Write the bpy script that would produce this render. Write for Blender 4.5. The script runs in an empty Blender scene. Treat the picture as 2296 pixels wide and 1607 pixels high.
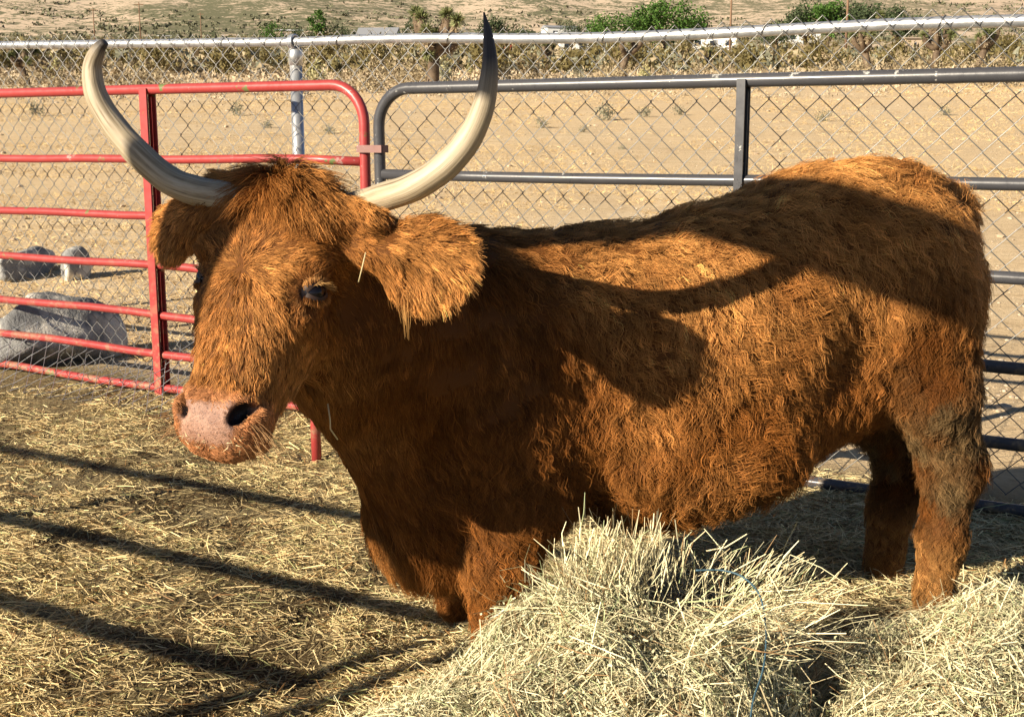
import bpy, math
import numpy as np
from mathutils import Vector, Matrix

scene = bpy.context.scene
COL = scene.collection
RNG = np.random.default_rng(20240611)

# ------------------------------------------------------------------ camera
CAM_Z = 1.33
PITCH = math.atan(500 / 2740.0)
cam_data = bpy.data.cameras.new('camera')
cam_data.sensor_width = 36.0
cam_data.lens = 2740 / 2296 * 36.0
cam_data.clip_start = 0.05
cam_data.clip_end = 20000
camera = bpy.data.objects.new('camera', cam_data)
COL.objects.link(camera)
camera.location = (0, 0, CAM_Z)
camera.rotation_euler = (math.pi / 2 - PITCH, 0, 0)
scene.camera = camera

# ------------------------------------------------------------------ light
SUN_AZ = math.radians(53.0)      # the light travels this far to the right of the view axis
SUN_EL = math.radians(22.5)
SUN_TRAVEL = np.array([math.sin(SUN_AZ) * math.cos(SUN_EL), math.cos(SUN_AZ) * math.cos(SUN_EL), -math.sin(SUN_EL)])
world = bpy.data.worlds.new('World')
scene.world = world
world.use_nodes = True
wn = world.node_tree
wn.nodes.clear()
w_out = wn.nodes.new('ShaderNodeOutputWorld')
w_bg = wn.nodes.new('ShaderNodeBackground')
w_sky = wn.nodes.new('ShaderNodeTexSky')
w_sky.sky_type = 'NISHITA'
w_sky.sun_disc = False
w_sky.sun_elevation = SUN_EL
w_sky.sun_rotation = math.pi + SUN_AZ
w_sky.altitude = 1400
w_sky.air_density = 0.65
w_sky.dust_density = 0.4
w_bg.inputs['Strength'].default_value = 0.05
wn.links.new(w_sky.outputs[0], w_bg.inputs['Color'])
wn.links.new(w_bg.outputs[0], w_out.inputs['Surface'])
sun_data = bpy.data.lights.new('sun', 'SUN')
sun_data.energy = 5.0
sun_data.angle = math.radians(0.53)
sun_data.color = (1.0, 0.87, 0.68)
sun = bpy.data.objects.new('sun', sun_data)
COL.objects.link(sun)
sun.location = (-30, -20, 25)
sun.rotation_euler = Vector(SUN_TRAVEL).to_track_quat('-Z', 'Y').to_euler()

vs = scene.view_settings
vs.view_transform = 'Standard'
vs.look = 'None'
vs.exposure = 1.0
vs.gamma = 1.0
vs.use_curve_mapping = False
scene.render.engine = 'CYCLES'
scene.cycles.max_bounces = 5
scene.cycles.diffuse_bounces = 2
scene.cycles.glossy_bounces = 3
scene.cycles.transmission_bounces = 4
scene.cycles.transparent_max_bounces = 8
scene.cycles.use_denoising = True
scene.cycles.denoiser = 'OPENIMAGEDENOISE'
scene.cycles.denoising_input_passes = 'RGB_ALBEDO_NORMAL'
scene.render.use_persistent_data = False
scene.cycles_curves.shape = 'THICK'
scene.cycles_curves.subdivisions = 2

# ------------------------------------------------------------------ helpers
_f = 2740.0
_fw = np.array([0, math.cos(PITCH), -math.sin(PITCH)])
_up = np.array([0, math.sin(PITCH), math.cos(PITCH)])
CAMP = np.array([0, 0, CAM_Z])


def at(x, y, Y):
    """point at depth Y seen at (x, y) of the 2296-wide photograph: used to survey where things stand"""
    d = np.array([1.0, 0, 0]) * (x - 1148) / _f - _up * (y - 803.5) / _f + _fw
    return CAMP + d * (Y / d[1])


def lerp(a, b, t):
    return a + (b - a) * t


def sstep(a, b, x):
    t = np.clip((x - a) / (b - a), 0, 1)
    return t * t * (3 - 2 * t)


def _hash(ix, iy, iz, seed):
    h = (ix.astype(np.int64) * 374761393 + iy.astype(np.int64) * 668265263 + iz.astype(np.int64) * 1274126177 + seed * 982451653) & 0xFFFFFFFF
    h = ((h ^ (h >> 13)) * 1274126177) & 0xFFFFFFFF
    h = ((h ^ (h >> 16)) * 2246822519) & 0xFFFFFFFF
    return ((h ^ (h >> 15)) & 0xFFFFFF) / float(0xFFFFFF)


def vnoise(p, scale=1.0, seed=0):
    """value noise in -1..1 for an (N,3) array"""
    q = np.asarray(p, float) * scale
    i = np.floor(q)
    t = q - i
    t = t * t * (3 - 2 * t)
    i = i.astype(np.int64)
    r = 0
    for dx in (0, 1):
        wx = t[:, 0] if dx else 1 - t[:, 0]
        for dy in (0, 1):
            wy = t[:, 1] if dy else 1 - t[:, 1]
            for dz in (0, 1):
                wz = t[:, 2] if dz else 1 - t[:, 2]
                r = r + wx * wy * wz * _hash(i[:, 0] + dx, i[:, 1] + dy, i[:, 2] + dz, seed)
    return r * 2 - 1


def fbm(p, scale, octv=4, seed=0, gain=0.5):
    a, s, r = 1.0, scale, 0
    for k in range(octv):
        r = r + a * vnoise(p, s, seed + k * 17)
        a *= gain
        s *= 2.03
    return r


def unit(v):
    return v / np.maximum(np.linalg.norm(v, axis=-1, keepdims=True), 1e-9)


def mesh_obj(name, verts, faces, mat=None, parent=None, smooth=True, loops=None):
    """faces: list of tuples, or an (N,k) int array"""
    me = bpy.data.meshes.new(name)
    verts = np.asarray(verts, dtype=np.float32).reshape(-1, 3)
    if isinstance(faces, np.ndarray):
        n, k = faces.shape
        me.vertices.add(len(verts))
        me.vertices.foreach_set('co', verts.ravel())
        me.loops.add(n * k)
        me.loops.foreach_set('vertex_index', faces.astype(np.int32).ravel())
        me.polygons.add(n)
        me.polygons.foreach_set('loop_start', np.arange(0, n * k, k, dtype=np.int32))
        me.polygons.foreach_set('loop_total', np.full(n, k, dtype=np.int32))
        me.update(calc_edges=True)
    else:
        me.from_pydata(verts.tolist(), [], faces)
    me.polygons.foreach_set('use_smooth', np.full(len(me.polygons), bool(smooth)))
    me.update()
    o = bpy.data.objects.new(name, me)
    COL.objects.link(o)
    if mat:
        me.materials.append(mat)
    if parent is not None:
        o.parent = parent
    return o


def empty(name, loc=(0, 0, 0)):
    o = bpy.data.objects.new(name, None)
    o.empty_display_size = 0.1
    o.location = loc
    COL.objects.link(o)
    return o


def tag(o, label=None, cat=None, group=None, kind=None):
    for k, v in (('label', label), ('category', cat), ('group', group), ('kind', kind)):
        if v:
            o[k] = v
    return o


def frames(P):
    """tangent, normal, binormal along a polyline (parallel transport)"""
    P = np.asarray(P, float)
    T = unit(np.gradient(P, axis=0))
    n = np.cross(T[0], [0.13, 0.2, 0.97])
    if np.linalg.norm(n) < 1e-3:
        n = np.cross(T[0], [1, 0, 0])
    n = n / np.linalg.norm(n)
    N = [n]
    for i in range(1, len(P)):
        n = N[-1] - T[i] * np.dot(N[-1], T[i])
        N.append(n / np.linalg.norm(n))
    N = np.array(N)
    return T, N, np.cross(T, N)


def tube(P, R, seg=10, caps=True, sy=1.0):
    """verts, faces of a tube along P with radius (scalar or per point)"""
    P = np.asarray(P, float)
    R = np.broadcast_to(np.asarray(R, float), (len(P),))
    T, N, B = frames(P)
    a = np.linspace(0, 2 * math.pi, seg, endpoint=False)
    V = P[:, None] + R[:, None, None] * (np.cos(a)[None, :, None] * N[:, None] + sy * np.sin(a)[None, :, None] * B[:, None])
    V = V.reshape(-1, 3)
    F = []
    for i in range(len(P) - 1):
        for j in range(seg):
            k = (j + 1) % seg
            F.append((i * seg + j, i * seg + k, (i + 1) * seg + k, (i + 1) * seg + j))
    if caps:
        F.append(tuple(range(seg - 1, -1, -1)))
        F.append(tuple(range((len(P) - 1) * seg, len(P) * seg)))
    return V, F


class MB:
    """collects verts and faces of one mesh"""
    def __init__(self):
        self.v, self.f, self.n = [], [], 0

    def add(self, V, F):
        V = np.asarray(V, float).reshape(-1, 3)
        self.v.append(V)
        self.f += [tuple(int(i) + self.n for i in q) for q in F]
        self.n += len(V)
        return self

    def tube(self, P, R, seg=10, caps=True):
        return self.add(*tube(P, R, seg, caps))

    def box(self, c, half, rot=None):
        c = np.asarray(c, float)
        s = np.array([[x, y, z] for x in (-1, 1) for y in (-1, 1) for z in (-1, 1)], float) * np.asarray(half, float)
        if rot is not None:
            s = s @ np.asarray(rot).T
        return self.add(s + c, [(0, 1, 3, 2), (4, 6, 7, 5), (0, 4, 5, 1), (2, 3, 7, 6), (0, 2, 6, 4), (1, 5, 7, 3)])

    def build(self, name, mat=None, parent=None, smooth=False):
        return mesh_obj(name, np.concatenate(self.v), self.f, mat, parent, smooth)


def smooth_curve(pts, n):
    """Catmull-Rom through pts, n samples"""
    P = np.asarray(pts, float)
    P = np.vstack([2 * P[0] - P[1], P, 2 * P[-1] - P[-2]])
    m = len(P) - 3
    out = []
    for t in np.linspace(0, m - 1e-6, n):
        i = int(t)
        u = t - i
        a, b, c, d = P[i], P[i + 1], P[i + 2], P[i + 3]
        out.append(0.5 * (2 * b + (c - a) * u + (2 * a - 5 * b + 4 * c - d) * u * u + (3 * b - a - 3 * c + d) * u ** 3))
    return np.array(out)


# ------------------------------------------------------------------ materials
class Mat:
    """thin wrapper for building a Principled material with nodes"""
    def __init__(self, name, color=(0.5, 0.5, 0.5), rough=0.6, metal=0.0, spec=0.5):
        self.m = bpy.data.materials.new(name)
        self.m.use_nodes = True
        self.t = self.m.node_tree
        self.b = self.t.nodes['Principled BSDF']
        self.b.inputs['Base Color'].default_value = (*color, 1)
        self.b.inputs['Roughness'].default_value = rough
        self.b.inputs['Metallic'].default_value = metal
        self.b.inputs['Specular IOR Level'].default_value = spec

    def node(self, typ, **kw):
        n = self.t.nodes.new(typ)
        for k, v in kw.items():
            if k.startswith('i_'):
                n.inputs[k[2:].replace('_', ' ')].default_value = v
            else:
                setattr(n, k, v)
        return n

    def link(self, a, b):
        self.t.links.new(a, b)

    def coord(self, kind='Object'):
        return self.node('ShaderNodeTexCoord').outputs[kind]

    def noise(self, scale, detail=4, rough=0.6, vec=None, dist=0.0):
        n = self.node('ShaderNodeTexNoise')
        n.inputs['Scale'].default_value = scale
        n.inputs['Detail'].default_value = detail
        n.inputs['Roughness'].default_value = rough
        n.inputs['Distortion'].default_value = dist
        self.link(vec if vec is not None else self.coord(), n.inputs['Vector'])
        return n.outputs['Fac']

    def ramp(self, fac, stops, interp='LINEAR'):
        r = self.node('ShaderNodeValToRGB')
        r.color_ramp.interpolation = interp
        e = r.color_ramp.elements
        while len(e) < len(stops):
            e.new(0.5)
        for el, (p, c) in zip(e, stops):
            el.position = p
            el.color = (*c, 1) if len(c) == 3 else c
        self.link(fac, r.inputs['Fac'])
        return r.outputs['Color']

    def mix(self, fac, a, b, mode='MIX'):
        n = self.node('ShaderNodeMix', data_type='RGBA', blend_type=mode)
        for s, v in ((0, fac), (6, a), (7, b)):
            if isinstance(v, (int, float)):
                n.inputs[s].default_value = v
            elif isinstance(v, tuple):
                n.inputs[s].default_value = (*v, 1) if len(v) == 3 else v
            else:
                self.link(v, n.inputs[s])
        return n.outputs[2]

    def attr(self, name, out='Color'):
        n = self.node('ShaderNodeAttribute')
        n.attribute_name = name
        return n.outputs[out]

    def color(self, sock):
        self.link(sock, self.b.inputs['Base Color'])
        return self

    def rough(self, sock):
        self.link(sock, self.b.inputs['Roughness'])
        return self

    def bump(self, h, strength=0.3, dist=0.01):
        n = self.node('ShaderNodeBump')
        n.inputs['Strength'].default_value = strength
        n.inputs['Distance'].default_value = dist
        self.link(h, n.inputs['Height'])
        self.link(n.outputs[0], self.b.inputs['Normal'])
        return self
# ================================================================== ground, field, hills
SLOPE = 0.075


def land_h(x, y):
    """height of the ground: flat pen, then a long rising desert plain and hills"""
    x, y = np.asarray(x, float), np.asarray(y, float)
    d = np.where(y > 0, np.hypot(x * .35, y), 0)
    r = d - 9
    h = SLOPE * 0.5 * (r + np.sqrt(r * r + 9.0)) - SLOPE * 0.5 * (-9 + math.sqrt(90.0))
    h = np.where(d > 0, np.maximum(h, 0), 0)
    P = np.stack([x.ravel(), y.ravel(), 0 * x.ravel()], 1)
    und = (fbm(P, 1 / 160.0, 3, 41).reshape(x.shape)) * np.clip((d - 60) / 400, 0, 1) * 3.2
    und += fbm(P, 1 / 22.0, 3, 44).reshape(x.shape) * np.clip((d - 12) / 60, 0, 1) * .35
    und += fbm(P, 1 / 1.6, 3, 47).reshape(x.shape) * np.clip((d - 6) / 6, 0, 1) * .025
    # hills
    e = np.clip((d - 900) / 2600, 0, None)
    hills = 300 * e ** 1.35 * (1 + .45 * fbm(P, 1 / 900.0, 5, 61).reshape(x.shape) + .28 * sstep(300, -900, x) * 1.0)
    ridg = 1 - np.abs(fbm(P, 1 / 420.0, 5, 71).reshape(x.shape))
    hills += 70 * np.clip(e, 0, 1) * ridg
    return h + und + hills


nr, na = 190, 300
rad = np.concatenate([[0.0], np.geomspace(0.8, 5200, nr)])
ang = np.concatenate([np.linspace(-34, 34, 200), np.linspace(34, 326, 102)[1:-1]])
ang = np.radians(ang)
R_, A2 = np.meshgrid(rad, ang, indexing='ij')
gx, gy = R_ * np.sin(A2), R_ * np.cos(A2)
gz = land_h(gx, gy)
GV = np.stack([gx, gy, gz], -1).reshape(-1, 3)
m_ = len(ang)
ii, jj = np.meshgrid(np.arange(len(rad) - 1), np.arange(m_), indexing='ij')
j2 = (jj + 1) % m_
GQ = np.stack([ii * m_ + jj, (ii + 1) * m_ + jj, (ii + 1) * m_ + j2, ii * m_ + j2], -1).reshape(-1, 4)

mg = Mat('desert_ground', rough=.95, spec=.1)
geo = mg.node('ShaderNodeNewGeometry')
pos = geo.outputs['Position']
sep = mg.node('ShaderNodeSeparateXYZ')
mg.link(pos, sep.inputs[0])


def mrange(m, v, a, b):
    n = m.node('ShaderNodeMapRange')
    n.inputs['From Min'].default_value = a
    n.inputs['From Max'].default_value = b
    m.link(v, n.inputs['Value'])
    return n.outputs[0]


ln_ = mg.node('ShaderNodeVectorMath', operation='LENGTH')
mg.link(pos, ln_.inputs[0])
dist = ln_.outputs['Value']
# pen soil: dark manure and chaff
soil = mg.ramp(mg.noise(2.2, 6, .65, pos), [(.30, (.045, .030, .017)), (.50, (.13, .092, .045)), (.68, (.30, .235, .125))])
soil = mg.mix(mg.ramp(mg.noise(60, 4, .7, pos), [(.40, (0, 0, 0)), (.62, (.8, .8, .8))]), soil, (.36, .29, .155))
# tan field dirt with pebbles and dry stubble
stub = mg.node('ShaderNodeMapping')
stub.inputs['Scale'].default_value = (.55, 2.4, 1)
mg.link(pos, stub.inputs['Vector'])
dirt = mg.ramp(mg.noise(1.3, 8, .72, stub.outputs[0]), [(.28, (.46, .325, .19)), (.45, (.64, .485, .295)), (.60, (.72, .57, .37)), (.75, (.78, .65, .46))])
dirt = mg.mix(mg.ramp(mg.noise(.16, 5, .65, pos), [(.40, (0, 0, 0)), (.58, (.75, .75, .75))]), dirt, (.70, .525, .31))
dirt = mg.mix(mg.ramp(mg.noise(11, 5, .75, pos), [(.50, (0, 0, 0)), (.66, (.55, .55, .55))]), dirt, (.36, .24, .13))
fdot = mg.node('ShaderNodeVectorMath', operation='DOT_PRODUCT')
mg.link(pos, fdot.inputs[0])
fdot.inputs[1].default_value = (.5, .866, 0)
field = mg.mix(mrange(mg, fdot.outputs['Value'], 4.55, 4.95), soil, dirt)
# far plain and hills: scrub too far away to tell apart
sm = mg.node('ShaderNodeMapping')
sm.inputs['Scale'].default_value = (1, 1, .3)
mg.link(pos, sm.inputs['Vector'])
scr = mg.noise(.055, 9, .80, sm.outputs[0])
spots = mg.noise(.22, 3, .7, sm.outputs[0])
band = mg.noise(.0042, 4, .55, pos)
sand = mg.mix(band, (.55, .435, .31), (.66, .52, .375))
cov = mg.node('ShaderNodeMath', operation='MULTIPLY_ADD')
mg.link(band, cov.inputs[0])
cov.inputs[1].default_value = -.55
mg.link(scr, cov.inputs[2])
cov2 = mg.node('ShaderNodeMath', operation='MULTIPLY_ADD')
mg.link(spots, cov2.inputs[0])
cov2.inputs[1].default_value = .25
mg.link(cov.outputs[0], cov2.inputs[2])
far = mg.mix(mg.ramp(cov2.outputs[0], [(.33, (0, 0, 0)), (.39, (1, 1, 1))]), sand, mg.mix(scr, (.10, .115, .062), (.21, .19, .115)))
shoulder = mrange(mg, sep.outputs['X'], 150, 1100)
far = mg.mix(mg.mix(shoulder, (0, 0, 0), (.62, .62, .62)), far, (.54, .405, .305))
mg.color(mg.mix(mrange(mg, dist, 70, 260), field, far))
mg.bump(mg.mix(.5, mg.noise(9, 8, .75, pos), mg.noise(55, 4, .7, pos)), .7, .05)
ground = mesh_obj('ground', GV, GQ, mg.m)
tag(ground, kind='structure')


# ------------------------------------------------------------------ plants
def leaf_faces(P, D, L, W, mb_rng):
    """one bent leaf (2 triangles) per point: P base, D direction"""
    n = len(P)
    s = unit(np.cross(D, mb_rng.normal(0, 1, (n, 3))))
    a = P - s * W[:, None] * .5
    b = P + s * W[:, None] * .5
    c = P + D * L[:, None]
    V = np.stack([a, b, c], 1).reshape(-1, 3)
    return V, np.arange(3 * n).reshape(n, 3)


def foliage_mat(name, c0, c1, c2, rough=.7):
    m = Mat(name, rough=rough, spec=.2)
    oi = m.node('ShaderNodeObjectInfo')
    n = m.noise(1.7, 4, .7, m.node('ShaderNodeNewGeometry').outputs['Position'])
    m.color(m.ramp(n, [(.32, c0), (.5, c1), (.68, c2)]))
    return m.m


M_creosote = foliage_mat('creosote', (.075, .062, .022), (.13, .105, .038), (.21, .17, .075))
M_dry = foliage_mat('dry_brush', (.20, .155, .09), (.30, .24, .145), (.42, .35, .23))
M_sage = foliage_mat('sage', (.12, .125, .085), (.20, .20, .14), (.29, .28, .20))
M_cholla = foliage_mat('cholla', (.24, .23, .10), (.38, .35, .17), (.52, .47, .26))
M_green = foliage_mat('tree_green', (.028, .065, .012), (.055, .12, .020), (.10, .18, .032))
M_green2 = foliage_mat('tree_dull_green', (.030, .046, .022), (.055, .078, .034), (.09, .11, .05))
M_bark = foliage_mat('bark', (.06, .042, .028), (.13, .092, .06), (.22, .165, .11))
M_yucca = foliage_mat('joshua_leaf', (.09, .11, .040), (.17, .19, .075), (.30, .30, .15))
M_thatch = foliage_mat('joshua_thatch', (.26, .20, .12), (.38, .30, .19), (.48, .40, .27))


def bush_mesh(rng, w, h, n, mat, name, leaf=.10, spiky=.6):
    """a dome of twigs and leaf clusters standing on z = 0"""
    nb = 16
    az = rng.random(nb) * 6.283
    tl = rng.uniform(.1, 1.15, nb)
    tips = np.stack([np.sin(tl) * np.cos(az) * w * .5, np.sin(tl) * np.sin(az) * w * .5, np.cos(tl) * h], 1) * rng.uniform(.7, 1.05, (nb, 1))
    k = rng.integers(0, nb, n)
    t = rng.uniform(.35, 1.0, n)[:, None]
    P = tips[k] * t + rng.normal(0, .09 * w, (n, 3)) * (1.1 - .4 * t)
    P[:, 2] = np.abs(P[:, 2])
    D = unit(tips[k] + rng.normal(0, spiky, (n, 3)) * h)
    V, Fc = leaf_faces(P, D, rng.uniform(.6, 1.5, n) * leaf * h, rng.uniform(.5, 1.2, n) * leaf * h * .75, rng)
    me = mesh_obj(name, V, Fc, mat, smooth=False)
    return me


def bush_thing(name, data, loc, s, rz, label, cat, group=None):
    o = bpy.data.objects.new(name, data)
    o.location = loc
    o.scale = (s, s, s * RNG.uniform(.8, 1.15))
    o.rotation_euler = (0, 0, rz)
    COL.objects.link(o)
    return tag(o, label, cat, group)


def depth_for(y):
    """distance at which the plain appears at row y (centre column)"""
    ds = np.geomspace(8, 900, 500)
    hs = SLOPE * 0.5 * ((ds - 9) + np.sqrt((ds - 9) ** 2 + 9.0)) - SLOPE * 0.5 * (-9 + math.sqrt(90.0))
    tt = (CAM_Z - hs) / ds
    ys = 803.5 + _f * np.tan(np.arctan(tt) - PITCH)
    return float(np.interp(-y, -ys, ds))


def stand(x, y=None, Y=None):
    """world point of the ground seen at pixel (x, y) or at column x and depth Y"""
    if Y is None:
        Y = depth_for(y)
    X = (x - 1148) / _f * Y * (math.cos(PITCH) + .09)
    for _ in range(4):
        z = float(land_h(np.array([X]), np.array([Y]))[0])
        d = np.array([X, Y, z]) - CAMP
        X = (x - 1148) / _f * (d @ _fw)
    return np.array([X, Y, float(land_h(np.array([X]), np.array([Y]))[0])])


# scrub belt: bush kinds shared by all individuals
brng = np.random.default_rng(7)
KINDS = []
for i, (mt, w, h, n, sp) in enumerate([(M_creosote, 1.9, 1.5, 420, .5), (M_creosote, 2.3, 1.3, 420, .6), (M_dry, 1.3, .75, 320, .7), (M_dry, 1.6, .9, 320, .6), (M_sage, 1.1, .7, 320, .7), (M_cholla, .9, 1.0, 360, .9)]):
    o = bush_mesh(brng, w, h, n, mt, 'bush_mesh_%d' % i, leaf=.11, spiky=sp)
    KINDS.append(o.data)
    bpy.data.objects.remove(o)
KLAB = [('creosote_bush', 'olive brown creosote bush in the scrub belt beyond the dirt field', 'bush', 'creosote bushes of the scrub belt'),
        ('creosote_bush', 'olive brown creosote bush in the scrub belt beyond the dirt field', 'bush', 'creosote bushes of the scrub belt'),
        ('dry_bush', 'low dry straw coloured bush in the scrub belt beyond the dirt field', 'bush', 'dry bushes of the scrub belt'),
        ('dry_bush', 'low dry straw coloured bush in the scrub belt beyond the dirt field', 'bush', 'dry bushes of the scrub belt'),
        ('sage_bush', 'grey green sage bush in the scrub belt beyond the dirt field', 'bush', 'sage bushes of the scrub belt'),
        ('cholla_bush', 'pale yellow cholla bush in the scrub belt beyond the dirt field', 'bush', 'cholla bushes of the scrub belt')]
pos_b = []
tries = 0
while len(pos_b) < 230 and tries < 9000:
    tries += 1
    Y = brng.uniform(56, 150) if brng.random() < .8 else brng.uniform(50, 60)
    X = brng.uniform(-.46, .46) * Y
    if all((X - p[0]) ** 2 + (Y - p[1]) ** 2 > 2.2 for p in pos_b):
        pos_b.append((X, Y))
zb_ = land_h(np.array([p[0] for p in pos_b]), np.array([p[1] for p in pos_b]))
for (X, Y), zb in zip(pos_b, zb_):
    k = int(brng.choice(6, p=[.20, .18, .24, .18, .10, .10]))
    sc_b = brng.uniform(.75, 1.5)
    if k < 2:
        sc_b = brng.uniform(1.1, 1.9)
    if Y < 74 and k < 2:
        k = 2 + int(brng.integers(0, 2))
    nm, lb, ct, gp = KLAB[k]
    bush_thing(nm, KINDS[k], (X, Y, float(zb) - .05), sc_b, brng.random() * 6.3, lb, ct, gp)
# low dry brush between them covers the ground
nt_ = 2600
Yt = 44 + 111 * brng.random(nt_) ** 1.1
Xt = brng.uniform(-.48, .48, nt_) * Yt
kk = np.repeat(np.arange(nt_), 22)
nn_ = len(kk)
wt = (brng.uniform(.25, .8, nt_) * (.35 + .65 * sstep(44, 60, Yt)))[kk]
Pt = np.stack([Xt[kk] + brng.normal(0, .5, nn_) * wt, Yt[kk] + brng.normal(0, .5, nn_) * wt, land_h(Xt, Yt)[kk] + np.abs(brng.normal(0, .22, nn_)) * wt], 1)
Vt, Ft = leaf_faces(Pt, unit(brng.normal(0, .8, (nn_, 3)) + [0, 0, .6]), brng.uniform(.2, .55, nn_) * wt, brng.uniform(.10, .30, nn_) * wt, brng)
M_dry2 = foliage_mat('dry_belt', (.30, .235, .15), (.46, .37, .25), (.60, .51, .37))
tag(mesh_obj('dry_brush', Vt, Ft, M_dry2, smooth=False), 'pale dry brush carpeting the ground of the scrub belt', 'brush', kind='stuff')
# the rest of the belt reads as one mass
MV, MF, MM = [], [], []
cnt = 0
YD = 85 + 420 * brng.uniform(0, 1, 3000) ** 1.4
XD = brng.uniform(-.5, .5, 3000) * YD
for Xd, Yd, Zd in zip(XD, YD, land_h(XD, YD)):
    n = 34
    w, h = brng.uniform(1.5, 3.4), brng.uniform(.9, 2.0)
    a = brng.random(n) * 6.283
    r = np.sqrt(brng.random(n)) * w * .5
    P = np.stack([r * np.cos(a), r * np.sin(a), brng.random(n) * h * (1 - (r / (w * .55)) ** 2)], 1)
    P += [Xd, Yd, Zd]
    V, Fc = leaf_faces(P, unit(brng.normal(0, 1, (n, 3)) + [0, 0, .8]), brng.uniform(.25, .6, n), brng.uniform(.2, .45, n), brng)
    MV.append(V)
    MF.append(Fc + cnt)
    MM.append(np.full(n, int(brng.choice(3, p=[.5, .3, .2]))))
    cnt += len(V)
scrub = mesh_obj('desert_scrub', np.concatenate(MV), np.concatenate(MF), M_creosote, smooth=False)
scrub.data.materials.append(M_dry)
scrub.data.materials.append(M_sage)
scrub.data.polygons.foreach_set('material_index', np.concatenate(MM).astype(np.int32))
tag(scrub, 'far desert scrub covering the plain below the hills', 'scrub', kind='stuff')

# specks of brush all the way up the hills
nh_ = 9000
Yq = 480 * (3400 / 480) ** brng.random(nh_)
Xq = brng.uniform(-.46, .46, nh_) * Yq
pk = fbm(np.stack([Xq, Yq, 0 * Xq], 1), 1 / 260.0, 3, 81) + .6 * brng.random(nh_) > .12
Xq, Yq = Xq[pk], Yq[pk]
nh_ = len(Xq)
kq = np.repeat(np.arange(nh_), 7)
sq = (brng.uniform(1.2, 3.2, nh_) * (Yq / 800) ** .55)[kq]
Pq = np.stack([Xq[kq] + brng.normal(0, .8, len(kq)) * sq, Yq[kq] + brng.normal(0, .8, len(kq)) * sq, land_h(Xq, Yq)[kq] + brng.random(len(kq)) * .5 * sq], 1)
Vq, Fq_ = leaf_faces(Pq, unit(brng.normal(0, .7, (len(kq), 3)) + [0, 0, .7]), brng.uniform(.5, 1.1, len(kq)) * sq, brng.uniform(.6, 1.3, len(kq)) * sq, brng)
M_hill = foliage_mat('hill_brush', (.085, .092, .055), (.14, .14, .085), (.22, .20, .13))
tag(mesh_obj('hill_scrub', Vq, Fq_, M_hill, smooth=False), 'dark scrub speckling the distant hillside', 'scrub', kind='stuff')

# small sage tufts out in the dirt field, one by one
TUFTS = [(1212, 278, .36, 'small grey green sage tuft in the dirt field, just above the dark panel\'s long gap'),
         (1352, 262, .62, 'largest pale sage tuft in the dirt field between the horn tip and the dark upright'),
         (1445, 256, .40, 'grey sage tuft in the dirt field right of the largest tuft'),
         (1520, 250, .34, 'faint sage tuft in the dirt field left of the dark upright'),
         (1848, 262, .40, 'sage tuft in the dirt field right of the dark upright'),
         (2115, 250, .36, 'sage tuft in the dirt field above the cow\'s rump'),
         (1310, 290, .26, 'tiny sage tuft low in the dirt field below the largest tuft'),
         (535, 250, .45, 'sage tuft in the dirt field above the red gate, left of the galvanized post'),
         (598, 276, .34, 'small sage tuft seen through the red gate left of the galvanized post'),
         (82, 250, .42, 'sage tuft at the edge of the field above the leftmost red rail'),
         (740, 290, .36, 'sage tuft just right of the galvanized fence post'),
         (1395, 322, .22, 'tiny dry tuft in the middle of the dirt field')]
for x, y, s, lb in TUFTS:
    p = stand(x, y + 8)
    bush_thing('sage_bush', KINDS[4], p - [0, 0, .02], s * p[1] / 26, RNG.random() * 6.3, lb, 'bush', 'sage tufts in the dirt field')

# stones scattered over the field: too many to count
def rock_mesh(rng, sub=2, rough=.28):
    import bmesh
    bm = bmesh.new()
    bmesh.ops.create_icosphere(bm, subdivisions=sub, radius=1)
    P = np.array([v.co[:] for v in bm.verts])
    D_ = unit(rng.normal(0, 1, (13, 3)))
    O_ = rng.uniform(.62, 1.0, 13)
    rr_ = np.min(np.where(P @ D_.T > .05, O_ / np.maximum(P @ D_.T, .05), 9), 1)
    P = P * (np.minimum(rr_, 1.15) * (1 + .3 * rough * fbm(P + rng.random(3) * 50, 1.6, 3, 3)))[:, None]
    Fc = np.array([[v.index for v in f.verts] for f in bm.faces])
    bm.free()
    return P, Fc


M_stone = Mat('field_stone', rough=.9)
M_stone.color(M_stone.ramp(M_stone.noise(.9, 4, .6, M_stone.node('ShaderNodeNewGeometry').outputs['Position']), [(.3, (.30, .21, .13)), (.5, (.46, .36, .25)), (.7, (.62, .54, .42))]))
Q0, QF = rock_mesh(RNG, 1, .3)
ng = 7000
Yk = 5.6 + 44 * RNG.random(ng) ** 2.0
Xk = RNG.uniform(-.5, .5, ng) * Yk
ok = Xk * .5 + Yk * .866 > 4.95
Xk, Yk = Xk[ok], Yk[ok]
ng = len(Xk)
sk = RNG.uniform(.004, .016, ng) * (1 + .035 * Yk) * np.where(RNG.random(ng) < .035, 2.6, 1)
ak = RNG.random(ng) * 6.283
ca_, sa_ = np.cos(ak)[:, None], np.sin(ak)[:, None]
Vk = Q0[None] * np.array([1, .8, .55]) * sk[:, None, None]
Vk = np.stack([Vk[..., 0] * ca_ - Vk[..., 1] * sa_, Vk[..., 0] * sa_ + Vk[..., 1] * ca_, Vk[..., 2]], -1)
Vk += np.stack([Xk, Yk, land_h(Xk, Yk) + sk * .15], 1)[:, None]
PV = [Vk.reshape(-1, 3)]
PF = [(QF[None] + (np.arange(ng) * len(Q0))[:, None, None]).reshape(-1, 3)]
tag(mesh_obj('gravel', np.concatenate(PV), np.concatenate(PF), M_stone.m, smooth=False), 'pebbles and small stones strewn over the tan dirt field', 'gravel', kind='stuff')
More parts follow.
